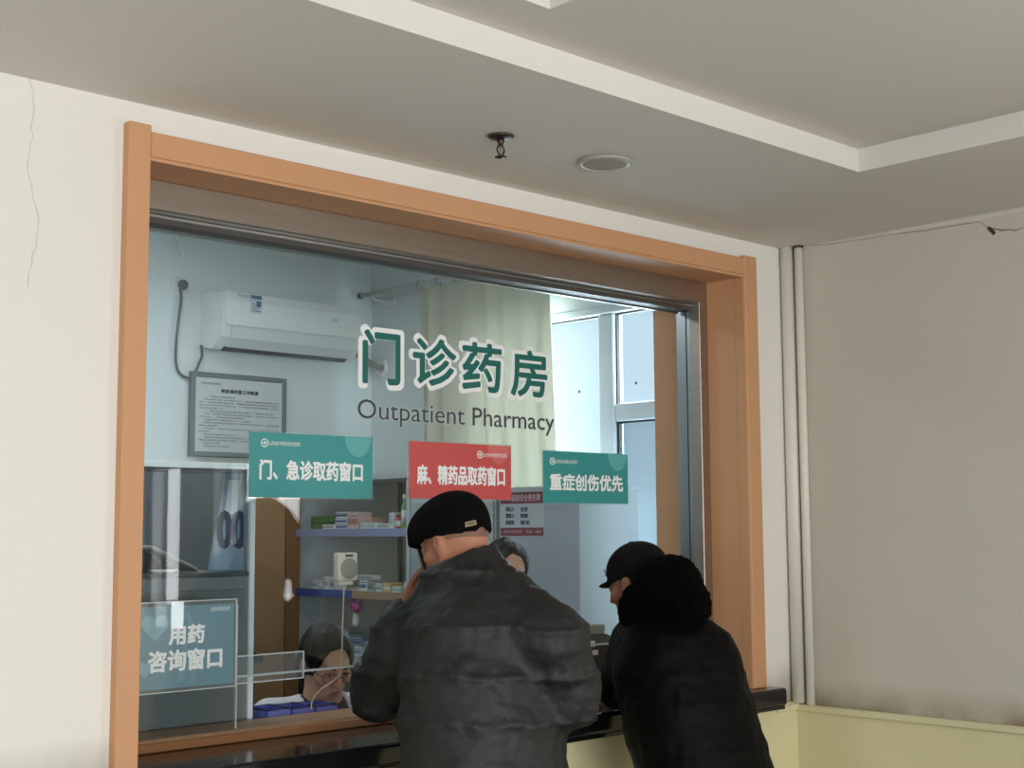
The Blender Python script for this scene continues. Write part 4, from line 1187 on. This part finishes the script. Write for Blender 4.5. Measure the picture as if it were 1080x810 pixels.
def hand_sdf(S, wrist, fdir, palm_n, thumb_side, s=1.0, curl=0.5):
    """palm plus five bent fingers; fdir along the fingers, palm_n out of the palm, thumb_side towards the thumb"""
    f = fdir/np.linalg.norm(fdir)
    t = thumb_side-f*(thumb_side@f); t /= np.linalg.norm(t)
    n = np.cross(f, t)
    if n@palm_n < 0: n = -n
    B = np.stack([t, n, f], 1)
    pc0 = wrist+f*0.045*s
    S.ell(pc0, np.array([0.042, 0.016, 0.052])*s, B, 0.015)
    lens = (0.070, 0.080, 0.074, 0.058)
    for i, ln in enumerate(lens):
        b0 = wrist+(f*0.082+t*(0.030-0.020*i))*s
        a1 = curl*0.7; a2 = curl*1.5; a3 = curl*2.1
        p1 = b0+(f*math.cos(a1)+n*math.sin(a1))*ln*0.46*s
        p2 = p1+(f*math.cos(a2)+n*math.sin(a2))*ln*0.32*s
        p3 = p2+(f*math.cos(a3)+n*math.sin(a3))*ln*0.22*s
        S.cap(b0, p1, 0.0092*s, 0.0086*s, k=0.004); S.cap(p1, p2, 0.0086*s, 0.0080*s, k=0.003); S.cap(p2, p3, 0.0080*s, 0.0072*s, k=0.003)
    q0 = wrist+(f*0.022+t*0.030)*s
    q1 = q0+(f*0.030+t*0.030+n*0.012)*s
    q2 = q1+(f*0.030+t*0.004+n*0.014)*s
    S.cap(q0, q1, 0.012*s, 0.010*s, k=0.008); S.cap(q1, q2, 0.010*s, 0.0085*s, k=0.004)

def grid_for(points, pad, vox):
    P = np.array(points)
    return SDF(P.min(0)-pad, P.max(0)+pad, vox)

def legs_prims(S, hipL, hipR, footL, footR, r0=0.088, r1=0.06, k=0.03, bend=0.03, fwd=None):
    for h, f in ((hipL, footL), (hipR, footR)):
        kn = (h+f)/2+(fwd*bend if fwd is not None else 0)
        S.cap(h, kn, r0, (r0+r1)/2, k=k); S.cap(kn, f, (r0+r1)/2, r1, k=k)

def shoe(parent, foot, fwd):
    B = basis(fwd)
    S = grid_for([foot-fwd*0.08, foot+fwd*0.2], 0.12, 0.01)
    S.cap(foot-fwd*0.03+UP*0.045, foot+fwd*0.14+UP*0.035, 0.045, 0.042, k=0.0)
    S.cap(foot+UP*0.11, foot+UP*0.04, 0.05, 0.05, k=0.03)
    S.cut(np.array([0, 0, 0.004]), (0, 0, -1))
    sdf_obj('shoe', S, M_SHOE, parent, 1)

# ------------------------------------------------------------------ man in the dark jacket and flat cap
D1 = 3.72
pel = at_d(511, 815, 3.55)
m1 = root('person', (pel[0], pel[1], 0.0), 'man in puffy dark grey jacket and black flat cap holding a phone', 'person')
f1 = heading(-22); B1 = basis(f1+UP*(-0.22))
r1 = B1[:, 0]
neck1 = at_d(489, 600, 3.74)
hc1 = at_d(480, 572, 3.80)
hf1 = heading(-52)*0.93-UP*0.42
HB1 = basis(hf1)
wr1 = at_d(429, 640, 3.95)
elL = at_d(402, 728, 3.80); shL = at_d(424, 682, 3.70)
elR = at_d(598, 732, 3.60); shR = at_d(582, 678, 3.57)
wrR = at_d(545, 735, 3.93)
hipL = pel-r1*0.10+UP*(-0.02); hipR = pel+r1*0.10+UP*(-0.02)
fL = np.array([hipL[0], hipL[1], 0.09])-f1*0.10; fR = np.array([hipR[0], hipR[1], 0.09])-f1*0.14
body = SDF(np.array([1.95, 2.25, 0.0]), np.array([3.05, 3.30, 1.75]), 0.0065)
L1 = head_sdf(body, hc1, HB1, 1.02, neck1-UP*0.03)
body.cap(neck1-UP*0.02, at_d(508, 680, 3.68), 0.07, 0.12, k=0.05)
body.ell(at_d(509, 720, 3.62), (0.16, 0.11, 0.26), B1, 0.05)
body.ell(pel, (0.16, 0.12, 0.14), B1, 0.05)
body.cap(shL, elL, 0.05, 0.042, k=0.03); body.cap(elL, wr1, 0.042, 0.03, k=0.01)
body.cap(shR, elR, 0.05, 0.042, k=0.03); body.cap(elR, wrR, 0.042, 0.03, k=0.01)
legs_prims(body, hipL, hipR, fL, fR, 0.075, 0.05, 0.03, 0.02, f1)
hand_dir = at_d(440, 604, 3.93)-wr1
hand_sdf(body, wr1, hand_dir, RH*1.0+FH*-0.1, FH*1.0+RH*0.2, 1.0, 0.35)
hand_sdf(body, wrR, f1*1.0-UP*0.1, -UP, -r1, 0.95, 0.35)
sdf_obj('body', body, M_SKIN, m1, 1)
# cropped hair below the cap
S = SDF(hc1-0.16, hc1+0.16, 0.006)
S.ell(L1(0, -0.016, 0.026), (0.0765, 0.0965, 0.094), HB1, 0.0)
S.cut(L1(0, 0.02, 0), HB1[:, 1]); S.cut(L1(0, 0, -0.03), -HB1[:, 2])
sdf_obj('hair', S, M_HAIRG, m1, 1)
# flat cap: soft crown slumped forward over a short brim
S = SDF(hc1-0.24, hc1+0.24, 0.006)
S.ell(L1(0, -0.004, 0.050), (0.096, 0.118, 0.088), HB1, 0.0)
S.ell(L1(0, 0.045, 0.056), (0.088, 0.076, 0.058), HB1, 0.03)
S.ell(L1(0, -0.010, 0.010), (0.0865, 0.1070, 0.084), HB1, 0.02)
S.cut(L1(0, 0, 0.014), -(HB1[:, 2]-HB1[:, 1]*0.30))
S.ell(L1(0, 0.088, 0.042), (0.070, 0.044, 0.012), HB1, 0.012)
S.ell(L1(0, -0.012, 0.005), (0.078, 0.098, 0.100), HB1, sub=True)
cap1 = sdf_obj('flat_cap', S, M_CAPB, m1, 2)
# leather tag on the back of the cap
tc_ = at_d(504, 549, 3.68)
tagR = basis(FH)      # faces the back of the cap
pts = []
for (sx_, sz_) in ((-1, -1), (1, -1), (1, 1), (-1, 1)):
    pts.append((sx_*0.024, sz_*0.0095))
def tag_mesh(name, w, h, out, m, parent):
    V = []; Fc = []
    NX = 8
    for th in (0.0, 0.003):
        for j in (-1, 1):
            for i in range(NX+1):
                u = -1+2*i/NX
                # project onto the crown along the view-independent radial direction of the head
                p = tc_+RH*(u*w)+UP*(j*h+u*w*0.25)
                # outward from the middle of the crown until clear of the felt
                c0 = L1(0, -0.006, 0.030)
                d = p-c0; d = d/np.linalg.norm(d)
                t = 0.05
                while t < 0.2 and min(np.linalg.norm((HB1.T@(c0+d*t-L1(0, -0.004, 0.050)))/np.array([0.096, 0.118, 0.088])), np.linalg.norm((HB1.T@(c0+d*t-L1(0, -0.010, 0.010)))/np.array([0.0865, 0.1070, 0.084]))) < 1.0:
                    t += 0.0005
                V.append(c0+d*(t+0.0015+out+th))
    n1 = NX+1
    for i in range(NX):
        a, b = i, n1+i
        Fc.append((2*n1+a, 2*n1+a+1, 2*n1+b+1, 2*n1+b)); Fc.append((a, b, b+1, a+1))
        Fc.append((a, a+1, 2*n1+a+1, 2*n1+a)); Fc.append((b, 2*n1+b, 2*n1+b+1, b+1))
    Fc.append((0, 2*n1, 3*n1, n1)); Fc.append((NX, n1+NX, 3*n1+NX, 2*n1+NX))
    return mesh_obj(name, V, Fc, m, parent)
tg = tag_mesh('leather_tag', 0.0235, 0.0095, 0.0, M_LEATHER, cap1)
tag_mesh('tag_print', 0.016, 0.0028, 0.0024, mat('tag_print', (96, 86, 70), 0.7), cap1)
# jacket
zz1 = at_d(500, 664, 3.55)[2]; zz2 = at_d(500, 716, 3.5)[2]; zz3 = at_d(500, 766, 3.45)[2]
S = SDF(np.array([1.9, 2.2, 0.74]), np.array([3.1, 3.35, 1.66]), 0.008)
S.ell(at_d(511, 806, 3.56), (0.222, 0.175, 0.27), B1, 0.0)
S.ell(at_d(510, 728, 3.61), (0.215, 0.17, 0.20), B1, 0.08)
S.ell(at_d(508, 680, 3.66), (0.215, 0.15, 0.15), B1, 0.08)
S.cap(at_d(436, 674, 3.71), at_d(570, 668, 3.59), 0.088, 0.088, k=0.06)
S.cap(at_d(492, 622, 3.72), at_d(500, 660, 3.68), 0.118, 0.16, k=0.07)
S.cap(at_d(486, 626, 3.75), at_d(450, 664, 3.73), 0.075, 0.08, k=0.06)
S.cap(at_d(510, 618, 3.72), at_d(560, 656, 3.62), 0.078, 0.08, k=0.06)
S.cap(shL, elL, 0.094, 0.086, k=0.04); S.cap(elL, wr1-(wr1-elL)*0.10, 0.088, 0.052, k=0.02)
S.cap(shR, elR, 0.098, 0.088, k=0.04); S.cap(elR, wrR-(wrR-elR)*0.15, 0.088, 0.052, k=0.02)
# stand-up collar
S.cap(at_d(492, 622, 3.73), at_d(487, 590, 3.755), 0.118, 0.108, k=0.02)
S.cut(np.array([0, 0, 0.80]), (0, 0, -1))
cn = at_d(488, 586, 3.75)
# collar opening: plane falling towards the picture's left, then hollow
X, Y, Z = np.meshgrid(*S.ax, indexing='ij')
P_ = np.stack([X, Y, Z], -1)
nrm = UP*1.0-RH*0.42+FH*0.15; nrm /= np.linalg.norm(nrm)
dpl = (P_-cn)@nrm
dn_ = np.linalg.norm((P_-cn)-((P_-cn)@UP)[..., None]*UP, axis=-1)
S.d = np.where(dn_ < 0.20, np.maximum(S.d, dpl-0.0), S.d).astype(np.float32)
S.cap(at_d(487, 560, 3.77), at_d(491, 618, 3.735), 0.088, 0.078, sub=True)
jk = sdf_obj('jacket', S, M_JACKET, m1, 2, seams_disp([zz1, zz2, zz3, zz3-0.14, zz1+0.14], 0.015, 0.009, 1.7))
# embossed badge on the left sleeve
bd = at_d(381, 697, 3.70)
box('sleeve_badge', bd-np.array([0.008, 0.004, 0.012]), bd+np.array([0.008, 0.004, 0.012]), mat('badge', (80, 80, 84), 0.4), jk, 0.003)
# trousers and shoes
S = SDF(np.array([2.0, 2.2, 0.03]), np.array([3.0, 3.2, 1.0]), 0.012)
legs_prims(S, hipL, hipR, fL, fR, 0.105, 0.085, 0.03, 0.02, f1)
S.ell(pel, (0.18, 0.135, 0.14), B1, 0.04)
S.cut(np.array([0, 0, 0.08]), (0, 0, -1))
sdf_obj('trousers', S, M_TROUSER, m1, 2)
shoe(m1, np.array([fL[0], fL[1], 0.0]), f1); shoe(m1, np.array([fR[0], fR[1], 0.0]), f1)
# phone in his hand, at his ear
pc1 = at_d(445.5, 592, 3.915)
ph = root('mobile_phone', tuple(pc1), 'black mobile phone held at the ear of the man in the flat cap', 'phone')
PB = basis(UP*0.90+FH*0.35-RH*0.30, RH)
Rm = Matrix(((PB[0, 0], PB[0, 1], PB[0, 2]), (PB[1, 0], PB[1, 1], PB[1, 2]), (PB[2, 0], PB[2, 1], PB[2, 2])))
box('phone_body', pc1-np.array([0.034, 0.072, 0.0045]), pc1+np.array([0.034, 0.072, 0.0045]), M_DARK, ph, 0.004, Rm, pc1, 2)
box('phone_screen', pc1+np.array([-0.031, -0.068, 0.0046]), pc1+np.array([0.031, 0.068, 0.0054]), mat('screen_black', (8, 8, 10), 0.1), ph, 0, Rm, pc1)

# ------------------------------------------------------------------ man in the black coat with fur hood
pel2 = at_d(742, 812, 4.18)
m2 = root('person', (pel2[0], pel2[1], 0.0), 'man in black fur-hooded coat and black cap leaning on the counter', 'person')
f2 = heading(-48); B2 = basis(f2-UP*0.45); r2 = B2[:, 0]
hc2 = at_d(673, 617, 4.40)
hf2 = heading(-50)*0.95-UP*0.28
HB2 = basis(hf2)
nk2 = at_d(690, 648, 4.33)
shL2 = at_d(676, 686, 4.36); elL2 = at_d(655, 736, 4.42); wrL2 = at_d(664, 732, 4.62); elL2[2] = max(elL2[2], 1.105); wrL2[2] = 1.09
shR2 = at_d(744, 704, 4.24); elR2 = at_d(752, 742, 4.34); wrR2 = at_d(715, 735, 4.60); wrR2[2] = 1.09
hipL2 = pel2-r2*0.10; hipR2 = pel2+r2*0.10
fL2 = np.array([hipL2[0], hipL2[1], 0.09])-heading(-48)*0.05; fR2 = np.array([hipR2[0], hipR2[1], 0.09])-heading(-48)*0.12
body = SDF(np.array([2.9, 2.1, 0.0]), np.array([4.1, 3.35, 1.62]), 0.0065)
L2 = head_sdf(body, hc2, HB2, 1.0, nk2)
body.cap(nk2, at_d(715, 705, 4.26), 0.06, 0.11, k=0.05)
body.ell(at_d(728, 755, 4.22), (0.15, 0.11, 0.24), B2, 0.05)
body.ell(pel2, (0.15, 0.12, 0.14), B2, 0.05)
for a_, b_, c_ in ((shL2, elL2, wrL2), (shR2, elR2, wrR2)):
    body.cap(a_, b_, 0.05, 0.042, k=0.03); body.cap(b_, c_, 0.042, 0.03, k=0.01)
legs_prims(body, hipL2, hipR2, fL2, fR2, 0.075, 0.05, 0.03, 0.02, f2)
hand_sdf(body, wrL2, heading(-30), -UP, RH, 0.95, 0.4)
hand_sdf(body, wrR2, heading(-40), -UP, -RH, 0.95, 0.4)
sdf_obj('body', body, mat('skin_brown', (178, 124, 100), 0.55), m2, 1)  # this man's own skin colour, slightly darker than the first man's
S = SDF(hc2-0.16, hc2+0.16, 0.006)
S.ell(L2(0, -0.016, 0.022), (0.078, 0.098, 0.098), HB2, 0.0)
S.cut(L2(0, 0.012, 0), HB2[:, 1]); S.cut(L2(0, 0, -0.045), -HB2[:, 2])
sdf_obj('hair', S, M_HAIR, m2, 1)
S = SDF(hc2-0.24, hc2+0.24, 0.006)
S.ell(L2(0, -0.012, 0.048), (0.088, 0.106, 0.088), HB2, 0.0)
S.cut(L2(0, 0, 0.020), -HB2[:, 2])
S.ell(L2(0, 0.088, 0.028), (0.064, 0.046, 0.009), HB2, 0.010)
S.ell(L2(0, -0.012, -0.002), (0.079, 0.099, 0.100), HB2, sub=True)
cap2 = sdf_obj('baseball_cap', S, M_CAPT, m2, 2)
lathe('cap_button', [(0.008, 0), (0.007, 0.004), (0.0, 0.006)], L2(0, -0.012, 0.134), M_CAPT, cap2, 12, tuple(HB2[:, 2]))
# small white emblem on the cap's front, left side
for q_, w_ in ((0.0, 0.011), (0.4, 0.006)):
    ang = math.radians(32)
    e = np.array([-math.sin(ang)*0.089, math.cos(ang)*0.107-0.012, 0.066+q_*0.02])
    pts = [L2(e[0]+w_*math.cos(t)*math.cos(ang), e[1]+w_*math.cos(t)*math.sin(ang), e[2]+w_*0.8*math.sin(t)-0.004) for t in [i*2*math.pi/16 for i in range(16)]]
    tube('emblem', pts, 0.0022, mat('emblem_white', (180, 180, 180), 0.5), cap2, 6, True)
# coat
S = SDF(np.array([2.85, 2.0, 0.5]), np.array([4.15, 3.4, 1.62]), 0.009)
S.ell(at_d(748, 826, 4.17), (0.225, 0.19, 0.34), B2, 0.0)
S.ell(at_d(724, 745, 4.23), (0.215, 0.185, 0.23), B2, 0.08)
S.ell(at_d(706, 696, 4.28), (0.19, 0.17, 0.14), B2, 0.07)
S.cap(at_d(682, 690, 4.34), at_d(738, 700, 4.24), 0.105, 0.105, k=0.06)
S.cap(nk2, at_d(706, 690, 4.28), 0.09, 0.14, k=0.06)
S.cap(shL2, elL2, 0.100, 0.078, k=0.04); S.cap(elL2, wrL2, 0.074, 0.05, k=0.02)
S.cap(shR2, elR2, 0.105, 0.085, k=0.04); S.cap(elR2, wrR2, 0.08, 0.05, k=0.02)
S.cap(nk2+UP*0.10, nk2-UP*0.02, 0.065, 0.06, sub=True)
S.cut(np.array([0, 0, 0.56]), (0, 0, -1))
za = at_d(700, 672, 4.15)[2]; zb2 = at_d(700, 714, 4.1)[2]; zc2 = at_d(700, 745, 4.05)[2]
sdf_obj('coat', S, M_COAT, m2, 2, seams_disp([za, zb2, zc2, zc2-0.13, zc2-0.26], 0.006, 0.006, 4.1))
# fur hood lying on the shoulders
S = SDF(at_d(697, 628, 4.28)-0.36, at_d(697, 628, 4.28)+0.36, 0.008)
HBd = basis(heading(-60), UP-RH*0.25)
S.cap(at_d(680, 640, 4.30), at_d(708, 618, 4.24), 0.080, 0.085, k=0.0)
S.cap(at_d(708, 620, 4.24), at_d(726, 638, 4.22), 0.086, 0.070, k=0.05)
S.cap(at_d(680, 655, 4.30), at_d(722, 648, 4.22), 0.060, 0.060, k=0.04)
S.cap(at_d(674, 658, 4.36), at_d(680, 652, 4.30), 0.045, 0.055, k=0.03)
S.ell(L2(0, -0.005, 0.02), (0.092, 0.112, 0.11), HB2, sub=True)
def fur(V, N):
    return np.array([0.006*noise.noise((x*30, y*30, z*30))+0.006*noise.noise((x*75, y*75, z*75)) for x, y, z in V])
sdf_obj('fur_hood', S, M_FUR, m2, 2, fur)
S = SDF(np.array([3.0, 2.0, 0.03]), np.array([4.1, 3.3, 0.95]), 0.012)
legs_prims(S, hipL2, hipR2, fL2, fR2, 0.10, 0.082, 0.03, 0.02, heading(-48))
S.cut(np.array([0, 0, 0.08]), (0, 0, -1))
sdf_obj('trousers', S, M_TROUSER, m2, 2)
shoe(m2, np.array([fL2[0], fL2[1], 0.0]), heading(-48)); shoe(m2, np.array([fR2[0], fR2[1], 0.0]), heading(-48))

# ------------------------------------------------------------------ seated pharmacist with glasses
def eyes(parent, L, HB, s, mskin):
    for q in (-1, 1):
        S = SDF(L(q*0.031, 0.080, 0.008)-0.02, L(q*0.031, 0.080, 0.008)+0.02, 0.002)
        S.ell(L(q*0.031, 0.0835, 0.0065), np.array([0.0125, 0.0080, 0.0034])*s, HB, 0.0)
        e = sdf_obj('eye', S, mat('eye_white', (214, 208, 202), 0.3), parent, 1)
        lathe('iris', [(0.0036*s, 0), (0.0034*s, 0.0008), (0.0, 0.0012)], L(q*0.031, 0.0905, 0.0060), mat('iris_dark', (26, 20, 18), 0.2), e, 12, tuple(HB[:, 1]))
        tube('eyebrow', smooth_path([L(q*0.016, 0.0925, 0.030), L(q*0.031, 0.0915, 0.034), L(q*0.046, 0.0825, 0.030)], 5), 0.0028, M_HAIR, parent, 6)
        tube('eyelid', smooth_path([L(q*0.018, 0.0885, 0.010), L(q*0.031, 0.0925, 0.0135), L(q*0.045, 0.0845, 0.010)], 5), 0.0022, M_HAIR, parent, 6)
    tube('mouth', smooth_path([L(-0.020, 0.084, -0.057), L(0, 0.094, -0.0565), L(0.020, 0.084, -0.057)], 5), 0.0032, M_LIP, parent, 6)

def strands(V, N):
    return np.array([0.004*noise.noise((x*70, y*70, z*9))+0.003*noise.noise((x*26, y*26, z*6)) for x, y, z in V])
D3 = 4.52
hc3 = at_d(345, 700, D3)
hf3 = heading(180-33)*0.92-UP*0.42
HB3 = basis(hf3)
p3b = np.array([hc3[0]+0.02, hc3[1]+0.22, 0.46])
m3 = root('person', (p3b[0], p3b[1], 0.0), 'seated woman pharmacist with glasses and white coat looking down', 'person')
tf3 = np.array([-0.25, -0.97, 0.0]); tf3 /= np.linalg.norm(tf3)
BT3 = basis(tf3)
nk3 = hc3-HB3[:, 1]*0.04-UP*0.15
sh3 = [nk3-UP*0.055+BT3[:, 0]*s*0.155+np.array([0, 0.03, 0]) for s in (-1, 1)]
el3 = [np.array([s_[0], s_[1]-0.02, 0.80]) for s_ in sh3]
wr3 = [np.array([el3[i][0]+(0.07 if i == 1 else -0.07)*-1, el3[i][1]-0.04 if False else 3.80, 0.80]) for i in range(2)]
body = SDF(np.array([hc3[0]-0.45, 3.50, 0.0]), np.array([hc3[0]+0.45, 4.5, hc3[2]+0.2]), 0.0065)
L3 = head_sdf(body, hc3, HB3, 0.97, nk3)
body.cap(nk3, nk3-UP*0.16+np.array([0, 0.04, 0]), 0.05, 0.10, k=0.04)
body.cap(nk3-UP*0.2+np.array([0, 0.05, 0]), p3b+UP*0.1, 0.11, 0.14, k=0.05)
for i in range(2):
    body.cap(sh3[i], el3[i], 0.04, 0.036, k=0.03); body.cap(el3[i], wr3[i], 0.034, 0.026, k=0.01)
    hand_sdf(body, wr3[i], np.array([0.0, -1.0, -0.1]), -UP, np.array([1.0 if i == 0 else -1.0, 0, 0]), 0.8, 0.4)
    s = -1 if i == 0 else 1
    hip = p3b+BT3[:, 0]*s*0.09; kn = hip+tf3*0.24+UP*0.0; ft = np.array([kn[0], kn[1]+0.02, 0.06])
    body.cap(hip, kn, 0.075, 0.055, k=0.03); body.cap(kn, ft, 0.05, 0.038, k=0.02)
sdf_obj('body', body, M_SKIN2, m3, 1)
eyes(m3, L3, HB3, 0.97, M_SKIN2)
S = SDF(hc3-0.26, hc3+0.24, 0.006)
S.ell(L3(0, -0.020, 0.032), (0.086, 0.104, 0.098), HB3, 0.0)
S.ell(L3(0.0, -0.062, -0.045), (0.072, 0.055, 0.075), HB3, 0.04)
S.cap(L3(0, -0.10, -0.05), L3(0, -0.11, -0.16), 0.045, 0.028, k=0.03)
S.ell(L3(0, 0.100, -0.018), (0.066, 0.092, 0.112), HB3, sub=True)
for q in (-1, 1):
    S.ell(L3(q*0.088, -0.004, -0.02), (0.022, 0.024, 0.034), HB3, sub=True)
sdf_obj('hair', S, M_HAIR, m3, 2, strands)
gl = []
for q in (-1, 1):
    pts = [L3(q*0.034+0.024*math.cos(t), 0.106-0.014*abs(math.cos(t)) if q*math.cos(t) > 0 else 0.106, 0.002+0.0185*math.sin(t)) for t in [i*2*math.pi/20 for i in range(20)]]
    gl.append(pts)
MG_ = mat('glasses_frame', (120, 104, 88), 0.35, 0.6)
V, Fc = tube_geo(gl[0], 0.0016, 6, True)
for ex in (tube_geo(gl[1], 0.0016, 6, True), tube_geo([L3(-0.010, 0.107, 0.006), L3(0, 0.110, 0.009), L3(0.010, 0.107, 0.006)], 0.0014, 6),
           tube_geo([L3(-0.058, 0.095, 0.006), L3(-0.079, 0.06, 0.008), L3(-0.083, 0.0, 0.006)], 0.0015, 6), tube_geo([L3(0.058, 0.095, 0.006), L3(0.079, 0.06, 0.008), L3(0.083, 0.0, 0.006)], 0.0015, 6)):
    o_ = len(V); V = V+ex[0]; Fc = Fc+[tuple(i+o_ for i in f) for f in ex[1]]
mesh_obj('glasses', V, Fc, MG_, m3, True)
S = SDF(np.array([hc3[0]-0.5, 3.55, 0.30]), np.array([hc3[0]+0.5, 4.6, nk3[2]+0.15]), 0.009)
S.cap(nk3-UP*0.16+np.array([0, 0.05, 0]), p3b+UP*0.0, 0.14, 0.19, k=0.0)
S.cap(sh3[0], sh3[1], 0.068, 0.068, k=0.06)
for i in range(2):
    S.cap(nk3+(sh3[i]-nk3)*0.35+UP*0.0, sh3[i], 0.058, 0.062, k=0.05)
for i in range(2):
    S.cap(sh3[i], el3[i], 0.072, 0.058, k=0.04); S.cap(el3[i], wr3[i], 0.056, 0.042, k=0.02)
S.cap(nk3+UP*0.07, nk3-UP*0.05+tf3*0.10, 0.075, 0.06, sub=True)
S.cut(np.array([0, 0, 0.36]), (0, 0, -1))
def soft(V, N):
    return np.array([0.007*noise.noise((x*9, y*9, z*7))+0.003*noise.noise((x*25, y*25, z*20)) for x, y, z in V])
ctw = sdf_obj('white_coat', S, M_COATW, m3, 2, soft)
S = SDF(nk3-0.2, nk3+0.2, 0.006)
S.cap(nk3+UP*0.03, nk3-UP*0.06+tf3*0.03, 0.066, 0.094, k=0.0)
S.cap(nk3+UP*0.08, nk3-UP*0.0, 0.055, 0.055, sub=True)
S.cut(nk3+UP*0.03, UP+tf3*0.35)
sdf_obj('dark_collar', S, M_SWEAT, m3, 1)
st = root('stool', (p3b[0], p3b[1], 0.0), 'round black stool under the seated pharmacist', 'stool')
lathe('seat', [(0.17, 0.30), (0.18, 0.32), (0.17, 0.345), (0.0, 0.35)], (p3b[0], p3b[1], 0), M_DARK, st, 24)
lathe('column', [(0.024, 0.06), (0.024, 0.30)], (p3b[0], p3b[1], 0), M_ALU, st, 12)
for i in range(5):
    a_ = i*2*math.pi/5
    tube('leg', [(p3b[0], p3b[1], 0.07), (p3b[0]+0.2*math.cos(a_), p3b[1]+0.2*math.sin(a_), 0.025)], 0.018, M_DARK, st, 8)

# ------------------------------------------------------------------ second pharmacist, seen behind the man's shoulder
hc4 = at_d(534, 604, 5.25)
hf4 = heading(180-22)*0.95-UP*0.32
HB4 = basis(hf4)
m4 = root('person', (hc4[0], hc4[1]+0.05, 0.0), 'dark-haired pharmacist half hidden behind the man in the flat cap', 'person')
nk4 = hc4-HB4[:, 1]*0.04-UP*0.15
tf4 = np.array([-0.3, -0.95, 0]); BT4 = basis(tf4)
body = SDF(np.array([hc4[0]-0.35, hc4[1]-0.35, 0.0]), np.array([hc4[0]+0.35, hc4[1]+0.35, hc4[2]+0.2]), 0.008)
L4 = head_sdf(body, hc4, HB4, 0.97, nk4)
pv4 = np.array([nk4[0], nk4[1]+0.06, 0.80])
body.cap(nk4, nk4-UP*0.16, 0.05, 0.10, k=0.04); body.cap(nk4-UP*0.2, pv4, 0.11, 0.13, k=0.05)
sh4 = [nk4-UP*0.07+BT4[:, 0]*s*0.16 for s in (-1, 1)]
el4 = [s_-UP*0.27+BT4[:, 0]*0.03*(-1 if i == 0 else 1) for i, s_ in enumerate(sh4)]
wr4 = [e+tf4*0.06+UP*0.16 for e in el4]
for i in range(2):
    body.cap(sh4[i], el4[i], 0.04, 0.036, k=0.03); body.cap(el4[i], wr4[i], 0.034, 0.026, k=0.01)
    hand_sdf(body, wr4[i], tf4*0.4+UP*0.6, tf4, BT4[:, 0]*(1 if i == 0 else -1), 0.85, 0.4)
    s = -1 if i == 0 else 1
    body.cap(pv4+BT4[:, 0]*s*0.08, np.array([*(pv4+BT4[:, 0]*s*0.09)[:2], 0.05]), 0.08, 0.045, k=0.03)
sdf_obj('body', body, M_SKIN2, m4, 1)
eyes(m4, L4, HB4, 0.97, M_SKIN2)
S = SDF(hc4-0.26, hc4+0.24, 0.007)
S.ell(L4(0, -0.020, 0.032), (0.086, 0.104, 0.098), HB4, 0.0)
S.ell(L4(0.0, -0.062, -0.045), (0.072, 0.055, 0.075), HB4, 0.04)
S.ell(L4(0, 0.100, -0.010), (0.067, 0.092, 0.116), HB4, sub=True)
for q in (-1, 1):
    S.ell(L4(q*0.088, -0.004, -0.02), (0.022, 0.024, 0.034), HB4, sub=True)
sdf_obj('hair', S, M_HAIR, m4, 2, strands)
S = SDF(np.array([hc4[0]-0.4, hc4[1]-0.4, 0.30]), np.array([hc4[0]+0.4, hc4[1]+0.4, nk4[2]+0.12]), 0.011)
S.cap(nk4-UP*0.16, pv4-UP*0.35, 0.14, 0.19, k=0.0)
S.cap(sh4[0], sh4[1], 0.07, 0.07, k=0.06)
for i in range(2):
    S.cap(sh4[i], el4[i], 0.068, 0.056, k=0.04); S.cap(el4[i], wr4[i], 0.055, 0.042, k=0.02)
S.cap(nk4+UP*0.05, nk4-UP*0.06+tf4*0.08, 0.06, 0.05, sub=True)
S.cut(np.array([0, 0, 0.42]), (0, 0, -1))
sdf_obj('white_coat', S, M_COATW, m4, 2, soft)
S = SDF(np.array([pv4[0]-0.3, pv4[1]-0.3, 0.04]), np.array([pv4[0]+0.3, pv4[1]+0.3, 0.9]), 0.014)
for s in (-1, 1):
    S.cap(pv4+BT4[:, 0]*s*0.08, np.array([*(pv4+BT4[:, 0]*s*0.09)[:2], 0.05]), 0.10, 0.075, k=0.02)
S.cut(np.array([0, 0, 0.08]), (0, 0, -1))
sdf_obj('trousers', S, M_TROUSER, m4, 1)
for s in (-1, 1):
    shoe(m4, np.array([*(pv4+BT4[:, 0]*s*0.09)[:2], 0.0]), tf4/np.linalg.norm(tf4))
